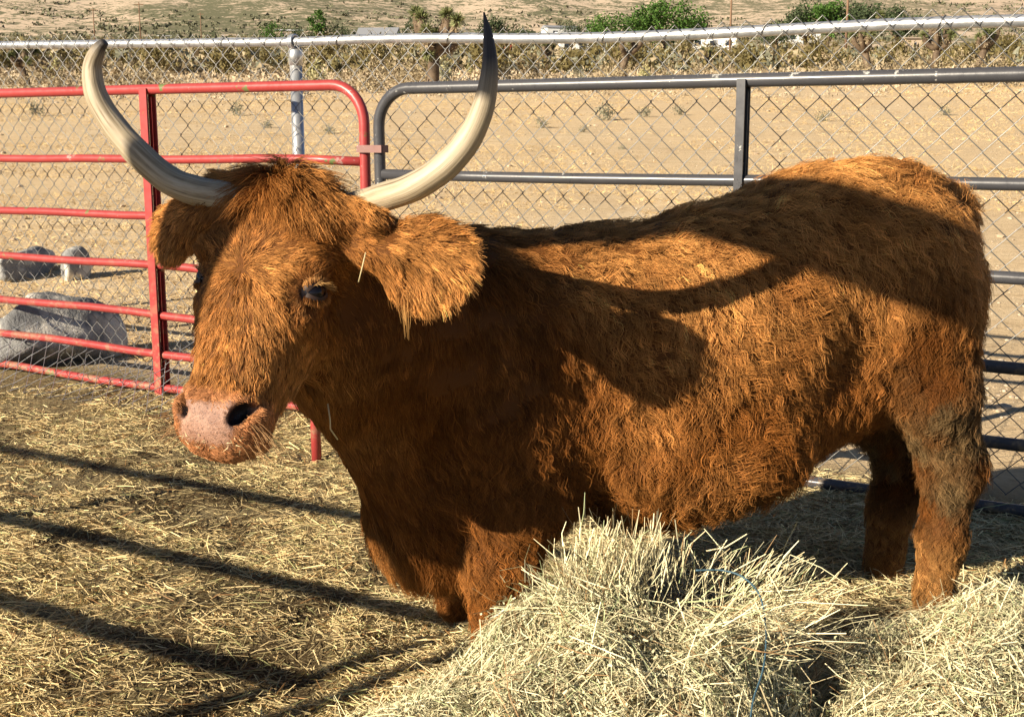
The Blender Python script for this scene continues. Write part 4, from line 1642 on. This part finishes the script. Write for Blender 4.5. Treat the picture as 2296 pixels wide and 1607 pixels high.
cow = empty('highland_cow', tuple(bp(.8, 0, 0)))
tag(cow, 'shaggy ginger cow with long upswept horns standing in loose hay', 'cow')
off_cow = np.array(cow.location)
body = mesh_obj('body', CV - off_cow, CQ, ms.m, cow)
for nm, arr in (('pad_mask', padw), ('dark_mask', np.maximum(nosw, eyew))):
    at_ = body.data.attributes.new(nm, 'FLOAT', 'POINT')
    at_.data.foreach_set('value', arr.astype(np.float32))

N_UNDER, N_OVER = 330000, 100000
P1, C1 = coat(N_UNDER, 26, .95, .40, .92)
P2, C2 = coat(N_OVER, 7, 1.18, .2, .6, spread=.26)
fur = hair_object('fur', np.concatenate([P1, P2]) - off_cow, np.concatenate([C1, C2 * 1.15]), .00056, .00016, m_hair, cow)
fur['kind'] = 'stuff'

# horns
mh = Mat('horn', rough=.52)
tpos = mh.attr('along', 'Fac')
fib = mh.noise(1.0, 5, .7)
vm = mh.node('ShaderNodeAttribute', attribute_name='horn_uv')
mpg = mh.node('ShaderNodeMapping')
mpg.inputs['Scale'].default_value = (26, 3.2, 1)
mh.link(vm.outputs['Vector'], mpg.inputs['Vector'])
streak = mh.noise(1.0, 6, .68, mpg.outputs[0])
patch = mh.noise(9, 4, .6)
iv = mh.ramp(streak, [(.30, (.12, .088, .055)), (.44, (.30, .235, .15)), (.56, (.47, .39, .27)), (.75, (.60, .525, .40))])
iv = mh.mix(mh.ramp(patch, [(.42, (0, 0, 0)), (.62, (.75, .75, .75))]), iv, (.44, .36, .24))
add = mh.node('ShaderNodeMath', operation='MULTIPLY_ADD')
mh.link(patch, add.inputs[0])
add.inputs[1].default_value = .12
mh.link(tpos, add.inputs[2])
tip = mh.ramp(add.outputs[0], [(.66, (0, 0, 0)), (.80, (.55, .55, .55)), (.93, (1, 1, 1))])
mh.color(mh.mix(tip, iv, mh.ramp(streak, [(.35, (.022, .018, .016)), (.7, (.085, .072, .062))])))
mh.bump(streak, .8, .002)
for P_, R_, tip0 in ((HORN_R, HORN_RR, .74), (HORN_L, HORN_LR, .88)):
    pts = smooth_curve([at(*p) for p in P_], 56)
    rr_ = np.interp(np.linspace(0, 1, 56), np.linspace(0, 1, len(R_)), R_)
    rr_ = rr_ * (1 + .02 * np.sin(np.linspace(0, 60, 56)) * np.linspace(1, 0, 56))
    V, Fc = tube(pts, rr_, 20)
    o = mesh_obj('horn', V - off_cow, Fc, mh.m, cow)
    tt = np.repeat(np.linspace(0, 1, 56), 20)
    rem = np.interp(tt, [0, tip0, tip0 + .10, 1], [0, .70, .92, 1])
    o.data.attributes.new('along', 'FLOAT', 'POINT').data.foreach_set('value', rem.astype(np.float32))
    an = np.tile(np.linspace(0, 2 * math.pi, 20, endpoint=False), 56)
    uvv = np.stack([np.cos(an) * .5, tt, np.sin(an) * .5], 1)
    o.data.attributes.new('horn_uv', 'FLOAT_VECTOR', 'POINT').data.foreach_set('vector', uvv.astype(np.float32).ravel())

# eyes
me_ = Mat('eye', (.006, .005, .007), .12, 0, .35)
ml = Mat('eyelid', (.030, .013, .007), .6)
for s, p in ((1, EYE_P), (-1, EYE_P2)):
    o_ = unit(HL * s * .86 + HN * .50)
    f_ = unit(HN - o_ * (HN @ o_)) * 1.0        # towards the muzzle side of the eye
    f_ = unit(f_ * .55 + HA * .25 - o_ * 0)
    f_ = unit(f_ - o_ * (f_ @ o_))
    u_ = np.cross(o_, f_)
    u_ = u_ if u_[2] > 0 else -u_
    nu, nv = 20, 12
    V = []
    for i in range(nv + 1):
        th_ = math.pi * .62 * i / nv
        for j in range(nu):
            a = 2 * math.pi * j / nu
            V.append(p + .0255 * (o_ * math.cos(th_) + math.sin(th_) * (f_ * math.cos(a) + u_ * math.sin(a))))
    Fc = [(i * nu + j, i * nu + (j + 1) % nu, (i + 1) * nu + (j + 1) % nu, (i + 1) * nu + j) for i in range(nv) for j in range(nu)]
    eye = mesh_obj('eye', np.array(V) - off_cow, Fc, me_.m, cow)
    # lids: shells hugging the eyeball, open in an almond between them
    for sg, w_ in ((1, .52), (-1, .44)):
        V, rows, cols = [], 7, 17
        for r_ in np.linspace(0, 1, rows):
            for q in np.linspace(-1, 1, cols):
                th_ = q * (1.00 + .45 * r_)
                open_ = w_ * (1 - abs(q) ** 2.2) - .02
                el_ = sg * lerp(open_, 1.15, r_)
                d_ = unit(o_ * math.cos(th_) * math.cos(el_) + f_ * math.sin(th_) + u_ * math.sin(el_) * (1 - .25 * abs(q)))
                rad_ = .0266 + .0040 * math.sin(min(1, r_ * 1.6) * math.pi * .62) - .010 * max(0, r_ - .6)
                V.append(p + d_ * rad_)
        V = np.array(V)
        Fc = [(i * cols + j, i * cols + j + 1, (i + 1) * cols + j + 1, (i + 1) * cols + j) for i in range(rows - 1) for j in range(cols - 1)]
        mesh_obj('eyelid', V - off_cow, Fc, ml.m, eye)
        # short fur on the lid, combed away from the opening
        nq = 700
        ri, ci = RNG.integers(0, rows - 2, nq) + 1, RNG.integers(0, cols, nq)
        keep = (ri > 1)
        ri, ci = ri[keep], ci[keep]
        nq = len(ri)
        base_ = V[ri * cols + ci] + RNG.normal(0, .0012, (nq, 3))
        out_ = unit(base_ - p)
        away = unit(V[np.minimum(ri + 1, rows - 1) * cols + ci] - V[ri * cols + ci])
        ld = unit(away * .9 + out_ * .35 - f_ * .5 + RNG.normal(0, .15, (nq, 3)))
        s_ = np.linspace(0, 1, HK)[None, :, None]
        Pl = base_[:, None] + ld[:, None] * s_ * RNG.uniform(.008, .016, nq)[:, None, None]
        cl_ = np.array([.42, .20, .065]) if sg > 0 else np.array([.26, .11, .034])
        o = hair_object('lid_fur', Pl - off_cow, np.clip(cl_ * np.exp(RNG.normal(0, .3, (nq, 1))), 0, .8), .0005, .00015, m_hair, eye)
        o['kind'] = 'stuff'
    # long pale upper lashes
    nl = 34
    q = RNG.uniform(-.9, .55, nl)
    el_ = .54 * (1 - np.abs(q) ** 2.2)
    d_ = unit(o_ * (np.cos(q) * np.cos(el_))[:, None] + f_ * np.sin(q)[:, None] + u_ * np.sin(el_)[:, None])
    r0 = p + d_ * .0276
    s_ = np.linspace(0, 1, HK)[None, :, None]
    ld = unit(d_ * .8 - f_ * .55 + u_ * .10 + RNG.normal(0, .10, (nl, 3)))
    Pl = r0[:, None] + ld[:, None] * s_ * RNG.uniform(.014, .026, nl)[:, None, None] + DOWN * s_ ** 2 * .009
    o = hair_object('eyelash', Pl - off_cow, np.tile([.45, .25, .09], (nl, 1)), .00045, .00015, m_hair, eye)
    o['kind'] = 'stuff'

# whiskers round the lips
nw = 90
sd = np.where(RNG.random(nw) < .5, -1, 1)
wr = hp(0, 0, 0) + (sd * RNG.uniform(.055, .100, nw))[:, None] * HL + RNG.uniform(.47, .535, nw)[:, None] * HA + RNG.uniform(-.10, -.03, nw)[:, None] * HN
wdir = unit(sd[:, None] * HL * 1.0 + HA * .25 + HN * RNG.uniform(-.2, .5, nw)[:, None] + RNG.normal(0, .25, (nw, 3)))
ss = np.linspace(0, 1, HK)[None, :, None]
Pw = wr[:, None] + wdir[:, None] * ss * RNG.uniform(.03, .075, nw)[:, None, None] + DOWN * ss ** 2 * .022
wk = hair_object('whiskers', Pw - off_cow, np.tile([.42, .24, .11], (nw, 1)), .0005, .00015, m_hair, cow)
wk['kind'] = 'stuff'

# crumbs of hay stuck along the lips
nf = 70
lf = RNG.uniform(-.060, .075, nf)
cf = hp(0, 0, 0) + lf[:, None] * HL + (.530 + RNG.normal(0, .007, nf) - 1.2 * lf ** 2)[:, None] * HA + RNG.uniform(-.075, -.028, nf)[:, None] * HN
# sit them on the skin
from mathutils import kdtree as _kdt
kt = _kdt.KDTree(len(CV))
for i, v in enumerate(CV):
    kt.insert(v, i)
kt.balance()
ni = np.array([kt.find(c)[1] for c in cf])
cf = CV[ni] + CN[ni] * .004
df = unit(RNG.normal(0, 1, (nf, 3)) + CN[ni] * .2)
V, Fc = leaf_faces(cf, df, RNG.uniform(.006, .018, nf), RNG.uniform(.0012, .0026, nf), RNG)
m_crumb = Mat('hay_crumb', (.62, .50, .27), .7)
ch = mesh_obj('chaff', V - off_cow, Fc, m_crumb.m, cow, False)
ch['kind'] = 'stuff'

# a long wisp hanging from the near ear
nt_e = 14
e0_ = at(905, 672, 2.405)
Pe = e0_ + RNG.normal(0, .010, (nt_e, 3))
ss = np.linspace(0, 1, HK)[None, :, None]
Lw = RNG.uniform(.045, .085, nt_e)[:, None, None]
Pw = Pe[:, None] * (1 - .45 * ss) + e0_ * .45 * ss + DOWN * ss * Lw + np.array([.12, -.15, 0]) * (ss * (1 - ss)) * Lw + np.array([.06, 0, 0]) * ss ** 2 * Lw
wk = hair_object('ear_wisp', Pw - off_cow, np.clip(np.tile([.56, .30, .10], (nt_e, 1)) * np.exp(RNG.normal(0, .2, (nt_e, 1))), 0, .8), .00055, .00016, m_hair, cow)
wk['kind'] = 'stuff'
# ================================================================== hay
def hay_mat(name):
    m = Mat(name, rough=.62, spec=.25)
    m.color(m.attr('stem_color'))
    return m.m


M_hay = hay_mat('hay_stem')
M_core = Mat('hay_core', rough=.9, spec=.1)
cn = M_core.noise(26, 6, .75)
M_core.color(M_core.ramp(cn, [(.30, (.10, .078, .034)), (.5, (.27, .215, .105)), (.68, (.46, .385, .20))]))
M_core.bump(M_core.noise(70, 5, .8), 1.0, .03)


def hay_colors(n, rng, fresh=.5):
    a = np.array([.70, .615, .39])
    b = np.array([.58, .53, .335])
    c = np.array([.44, .45, .28])
    d = np.array([.30, .20, .09])
    k = rng.random((n, 4)) ** np.array([1.0, 1.2, 2.2 - fresh, 3.0])[None]
    k /= k.sum(1, keepdims=True)
    odd = rng.random(n)
    col = k[:, :1] * a + k[:, 1:2] * b + k[:, 2:3] * c + k[:, 3:] * d
    col = np.where((odd < .10)[:, None], np.array([.24, .15, .07]), col)
    col = np.where((odd > .92)[:, None], np.array([.34, .38, .20]), col)
    return np.clip(col * rng.normal(1.18, .24, (n, 1)), .02, .88)


def stems(name, P, D, L, W, col, parent=None, bend=.12, rng=RNG, off=(0, 0, 0)):
    """bent flat stems: 3 stations, 4 triangles each"""
    n = len(P)
    D = unit(D)
    s = unit(np.cross(D, rng.normal(0, 1, (n, 3))))
    k = unit(np.cross(D, s) + rng.normal(0, .4, (n, 3)))
    V = np.empty((n, 6, 3))
    for j, q in enumerate((-.5, 0.0, .5)):
        c = P + D * (L * q)[:, None] + k * (L * bend * rng.normal(0, 1, n) * (1 if j == 1 else 0))[:, None]
        w = W * (1, 1, .7)[j]
        V[:, 2 * j] = c - s * w[:, None] * .5
        V[:, 2 * j + 1] = c + s * w[:, None] * .5
    b = np.arange(n)[:, None] * 6
    Fq = np.concatenate([b + np.array([0, 1, 3, 2]), b + np.array([2, 3, 5, 4])])
    o = mesh_obj(name, V.reshape(-1, 3) - np.asarray(off), Fq, M_hay, parent, False)
    ca = o.data.color_attributes.new('stem_color', 'FLOAT_COLOR', 'POINT')
    cc = np.concatenate([np.repeat(col, 6, 0), np.ones((n * 6, 1))], 1)
    ca.data.foreach_set('color', cc.astype(np.float32).ravel())
    return o


def bed_h(x, y):
    P = np.stack([x, y, 0 * x], 1)
    nn = x * .5 + y * .866
    h = .022 + .018 * fbm(P, 2.2, 3, 5) + .012 * fbm(P, 7, 2, 6)
    h = h + .055 * np.exp(-(((x - .9) / .8) ** 2 + ((y - 3.5) / .7) ** 2))       # bedding heaped under the cow
    return np.maximum(h * sstep(4.75, 4.35, nn), 0)


hr_ = np.random.default_rng(99)
# --- loose hay over the pen floor
n = 290000
Yh = 1.7 + 4.6 * hr_.random(n) ** 1.25
Xh = hr_.uniform(-.52, .52, n) * Yh * 1.05
nn = Xh * .5 + Yh * .866
P = np.stack([Xh, Yh, 0 * Xh], 1)
muck = .6 * fbm(P, 1.5, 3, 200) + .8 * fbm(P, 5.5, 3, 201) - .55 * sstep(-.2, .6, Xh)      # dark manure shows through
keep = (nn < 4.62 + .12 * fbm(P, 3, 2, 8)) & (hr_.random(n) < np.clip(1.0 - 1.0 * sstep(.1, .85, muck), .38, 1))
P = P[keep]
n = len(P)
far_ = P[:, 1] / 2.6
P[:, 2] = bed_h(P[:, 0], P[:, 1]) + np.abs(hr_.normal(0, .010, n))
az = hr_.random(n) * 6.283
D = np.stack([np.cos(az), np.sin(az), hr_.normal(0, .20, n)], 1)
L = np.where(hr_.random(n) < .6, hr_.uniform(.008, .035, n), hr_.gamma(3.2, .020, n) + .012)
W = hr_.uniform(.0010, .0030, n) * (.85 + .15 * far_)
col = hay_colors(n, hr_)
mk = np.clip(muck[keep], 0, 1)[:, None]
col = col * (1 - .35 * mk) * np.array([1.08, .99, .88]) * (1 - sstep(.3, -.7, P[:, :1]) * np.array([.04, .09, .17]))
loose = stems('loose_hay', P, D, L, W, col, rng=hr_)
tag(loose, 'loose trampled hay covering the pen floor', 'hay', kind='stuff')
# floor of the bedding
bx_, by_ = np.meshgrid(np.linspace(-3.2, 2.6, 190), np.linspace(1.4, 6.2, 170), indexing='ij')
bz_ = bed_h(bx_.ravel(), by_.ravel()) + .004
nnb = bx_.ravel() * .5 + by_.ravel() * .866
bq = np.arange(190 * 170).reshape(190, 170)
BQ = np.stack([bq[:-1, :-1], bq[1:, :-1], bq[1:, 1:], bq[:-1, 1:]], -1).reshape(-1, 4)
BQ = BQ[(nnb[BQ] < 4.75).all(1)]
mbd = Mat('bedding', rough=.95, spec=.1)
bp_ = mbd.node('ShaderNodeNewGeometry').outputs['Position']
chaff = mbd.ramp(mbd.noise(95, 5, .8, bp_), [(.34, (.10, .070, .032)), (.48, (.34, .265, .13)), (.60, (.60, .50, .28))])
muckc = mbd.ramp(mbd.noise(120, 4, .7, bp_), [(.35, (.04, .026, .013)), (.52, (.15, .105, .052)), (.64, (.40, .31, .165))])
mbd.color(mbd.mix(mbd.attr('muck', 'Fac'), chaff, muckc))
mbd.bump(mbd.noise(60, 6, .8, bp_), 1.0, .03)
bed = mesh_obj('bedding', np.stack([bx_.ravel(), by_.ravel(), bz_], 1), BQ, mbd.m)
Pb = np.stack([bx_.ravel(), by_.ravel(), 0 * by_.ravel()], 1)
mkb = np.clip(.6 * fbm(Pb, 1.5, 3, 200) + .8 * fbm(Pb, 5.5, 3, 201) - .55 * sstep(-.2, .6, Pb[:, 0]), 0, .8) / .8
bed.data.attributes.new('muck', 'FLOAT', 'POINT').data.foreach_set('value', mkb.astype(np.float32))
tag(bed, kind='structure')


# --- heaps: the burst bale in front of the cow and the pile beside it
def heap(name, label, cat, hf, x0, x1, y0, y1, nst, seed, res=.02, extra=None):
    rng = np.random.default_rng(seed)
    cx, cy = (x0 + x1) / 2, (y0 + y1) / 2
    root = empty(name, (cx, cy, 0))
    tag(root, label, cat)
    off = np.array([cx, cy, 0])
    gx_, gy_ = np.meshgrid(np.arange(x0, x1, res), np.arange(y0, y1, res), indexing='ij')
    shp = gx_.shape
    P0 = np.stack([gx_.ravel(), gy_.ravel(), 0 * gx_.ravel()], 1)
    h = hf(gx_.ravel(), gy_.ravel())
    z = h - .015 + .02 * fbm(P0, 9, 3, seed)
    q = np.arange(z.size).reshape(shp)
    Q = np.stack([q[:-1, :-1], q[1:, :-1], q[1:, 1:], q[:-1, 1:]], -1).reshape(-1, 4)
    Q = Q[(h[Q] > .012).any(1)]
    mesh_obj('core', np.stack([gx_.ravel(), gy_.ravel(), z], 1) - off, Q, M_core.m, root, True)
    # stems over the surface
    m_ = nst * 3
    X, Y = rng.uniform(x0, x1, m_), rng.uniform(y0, y1, m_)
    e = .006
    hh = hf(X, Y)
    gx2, gy2 = (hf(X + e, Y) - hh) / e, (hf(X, Y + e) - hh) / e
    wgt = np.sqrt(1 + gx2 ** 2 + gy2 ** 2)
    ok = (hh > .015) & (rng.random(m_) < np.clip(wgt / 3.0, 0, 1))
    X, Y, hh, gx2, gy2 = [v[ok][:nst] for v in (X, Y, hh, gx2, gy2)]
    n = len(X)
    N = unit(np.stack([-gx2, -gy2, np.ones(n)], 1))
    T1 = unit(np.cross(N, rng.normal(0, 1, (n, 3))))
    lay = np.stack([X, Y, np.zeros(n)], 1)
    grain = fbm(lay, 5, 2, seed + 3)
    D = T1 + N * (rng.normal(0, .20, n) + .03)[:, None] + np.array([0, 0, 1.0]) * (np.clip(grain, 0, 1) * .35)[:, None]
    P = np.stack([X, Y, hh], 1) + N * rng.normal(.006, .012, n)[:, None]
    L = np.where(rng.random(n) < .5, rng.uniform(.008, .035, n), rng.gamma(3.0, .024, n) + .015)
    W = rng.uniform(.0009, .0026, n)
    col = hay_colors(n, rng, .9) * (1.04 + .10 * np.clip(grain, -1, 1))[:, None]
    parts = [(P, D, L, W, col)]
    # leaf crumbs and chaff between the stems
    nfl = nst // 3
    i_ = rng.integers(0, n, nfl)
    parts.append((P[i_] + rng.normal(0, .012, (nfl, 3)), T1[i_] + rng.normal(0, .5, (nfl, 3)), rng.uniform(.004, .013, nfl), rng.uniform(.002, .006, nfl),
                  np.clip(np.where(rng.random((nfl, 1)) < .5, np.array([.40, .40, .24]), np.array([.56, .50, .31])) * rng.normal(1, .25, (nfl, 1)), .03, .8)))
    if extra:
        parts += extra(rng)
    P, D, L, W, col = [np.concatenate([p[i] for p in parts]) for i in range(5)]
    st = stems('stems', P, D, L, W, col, root, .13, rng, off)
    st['kind'] = 'stuff'
    return root, off


def g2(x, y, cx, cy, sx, sy, p=2.0):
    return np.exp(-((np.abs((x - cx) / sx)) ** p + (np.abs((y - cy) / sy)) ** p))


def bale_h(x, y):
    P = np.stack([x, y, 0 * x], 1)
    h = .31 * g2(x, y, .30, 2.42, .28, .26, 3.0) + .06 * g2(x, y, .20, 2.52, .11, .11) + .15 * g2(x, y, -.12, 2.24, .30, .28) + .06 * g2(x, y, .54, 2.50, .10, .12) + .15 * g2(x, y, -.01, 2.56, .17, .20)
    h = h + (.040 * fbm(P, 5, 3, 12) + .028 * fbm(P, 13, 2, 13)) * np.clip(h * 8, 0, 1)
    return np.where(h > .02, h, h * .5)


def bale_extra(rng):
    out = []
    k_n, k_l = .55, .8
    # upright tufts: (x, y, n, direction, spread, length)
    for (px, py, Y, n, d, sp, ln) in [(1370, 1255, 2.52, 520, (.05, -.1, 1), .22, .15), (1300, 1290, 2.48, 240, (-.35, -.2, .9), .30, .14), (1440, 1265, 2.54, 260, (.2, -.1, 1), .28, .14),
                                      (1745, 1330, 2.50, 330, (.70, -.15, .62), .26, .19), (1690, 1310, 2.55, 160, (.35, 0, .9), .35, .15), (1250, 1330, 2.40, 200, (-.7, -.2, .5), .4, .13),
                                      (1560, 1280, 2.58, 150, (.1, 0, 1), .5, .12), (1640, 1400, 2.35, 220, (.55, -.5, .35), .45, .20), (1780, 1420, 2.40, 160, (.8, -.3, .2), .4, .20), (1392, 1205, 2.56, 8, (.02, 0, 1), .10, .10)]:
        n, ln = int(n * k_n) + 3, ln * k_l
        c = at(px, py, Y)
        P = c + rng.normal(0, 1, (n, 3)) * [.055, .045, .035]
        D = np.asarray(d) + rng.normal(0, sp, (n, 3))
        out.append((P, D, rng.uniform(.45, 1.2, n) * ln * .85, rng.uniform(.0011, .0028, n), hay_colors(n, rng, .6) * 1.12))
    return out


bale, bale_off = heap('hay_bale', 'burst bale of pale green hay held by blue twine in front of the cow', 'hay bale', bale_h, -.75, .95, 1.6, 3.0, 80000, 501, extra=bale_extra)


def pile_h(x, y):
    P = np.stack([x, y, 0 * x], 1)
    h = .26 * g2(x, y, 1.02, 2.46, .34, .30, 2.6) + .07 * g2(x, y, 1.22, 2.62, .3, .2) + .12 * g2(x, y, .82, 2.12, .22, .3)
    h = h - .17 * g2(x, y, .86, 2.44, .12, .08)
    h = h + (.036 * fbm(P, 5, 3, 22) + .026 * fbm(P, 13, 2, 23)) * np.clip(h * 8, 0, 1)
    return np.where(h > .02, h, h * .5)


heap('hay_pile', 'rounded pile of loose hay right of the burst bale', 'hay pile', pile_h, .45, 1.7, 1.6, 3.05, 62000, 502)

# blue twine of the bale
M_tw = Mat('blue_twine', (.05, .11, .15), .6)
tw = [at(1560, 1262, 2.50), at(1620, 1262, 2.50), at(1668, 1278, 2.47), at(1705, 1320, 2.40), at(1718, 1400, 2.33), at(1712, 1480, 2.26), at(1690, 1550, 2.19), at(1680, 1620, 2.12)]
tw = np.array(tw)
tz = bale_h(tw[:, 0], tw[:, 1])
MB().tube(smooth_curve(tw, 60) - bale_off - [0, 0, .016], .0021, 6).build('twine', M_tw.m, bale, True)

# a few stray stems caught on the cow, each a thing of its own
def straw(pts, r, label):
    P = np.array([np.asarray(p) for p in pts])
    c = P.mean(0)
    V, Fc = tube(P - c, r, 5)
    o = mesh_obj('straw', V, Fc, M_straw.m)
    o.location = c
    return tag(o, label, 'straw', 'stray straws on the cow')


M_straw = Mat('straw', (.62, .52, .28), .6)

straw([at(735, 905, 2.46), at(740, 940, 2.45), at(741, 962, 2.45), at(757, 985, 2.46)], .0016, 'thin bent straw hanging on the dark neck under the jaw')
straw([at(820, 566, 2.36), at(812, 600, 2.355), at(804, 632, 2.36)], .0013, 'thin straight straw hanging between the eye and the ear')
# ================================================================== unseen timber frame, added left of the view to shade face, withers and rump
SH = np.array([math.sin(SUN_AZ), math.cos(SUN_AZ), 0])      # along the light
SU = np.array([-math.cos(SUN_AZ), math.sin(SUN_AZ), 0])
TEL = math.tan(SUN_EL)
S0 = -.9
m_tim = Mat('weathered_timber', rough=.85)
m_tim.color(m_tim.ramp(m_tim.noise(7, 6, .7), [(.3, (.12, .085, .055)), (.6, (.27, .21, .15))]))
frame = empty('added_shade_frame', tuple(SU * 2.38 + SH * S0))
tag(frame, 'unseen timber frame with a wide board, added to cast shade on the cow', 'frame')
oT = np.array(frame.location)
TR = np.array([SU, SH, [0, 0, 1]]).T


def fp(u, v, ds=0.0):
    p = SU * u + SH * (S0 + ds)
    return np.array([p[0], p[1], v - (S0 + ds) * TEL]) - oT


for uu in (2.405, 1.10):
    zt = fp(uu, 1.96)[2]
    c = fp(uu, 0)
    MB().tube([(c[0], c[1], -.1), (c[0], c[1], zt)], .032, 12).build('post', m_tim.m, frame, True)
za, zb_ = fp(2.405, .98)[2], fp(2.405, 1.96)[2]
c = fp(2.402, 0, -.05)
MB().box((c[0], c[1], (za + zb_) / 2), (.118, .014, (zb_ - za) / 2), TR).build('face_shade_board', m_tim.m, frame)
zb0, zb1 = fp(1.7, 1.985)[2], fp(1.7, 2.24)[2]
c = fp(1.78, 0)
MB().box((c[0], c[1], (zb0 + zb1) / 2), (.85, .03, (zb1 - zb0) / 2), TR).build('rump_shade_board', m_tim.m, frame)
g_ = MB()
V = [fp(u_, v_, d_) for d_ in (-.100, -.076) for (u_, v_) in ((2.42, 1.78), (2.30, 1.80), (2.16, 1.93), (2.10, 2.02), (2.42, 2.02))]
g_.add(V, [(0, 1, 2, 3, 4), (9, 8, 7, 6, 5)] + [(k, k + 5, (k + 1) % 5 + 5, (k + 1) % 5) for k in range(5)])
g_.build('withers_shade_board', m_tim.m, frame)
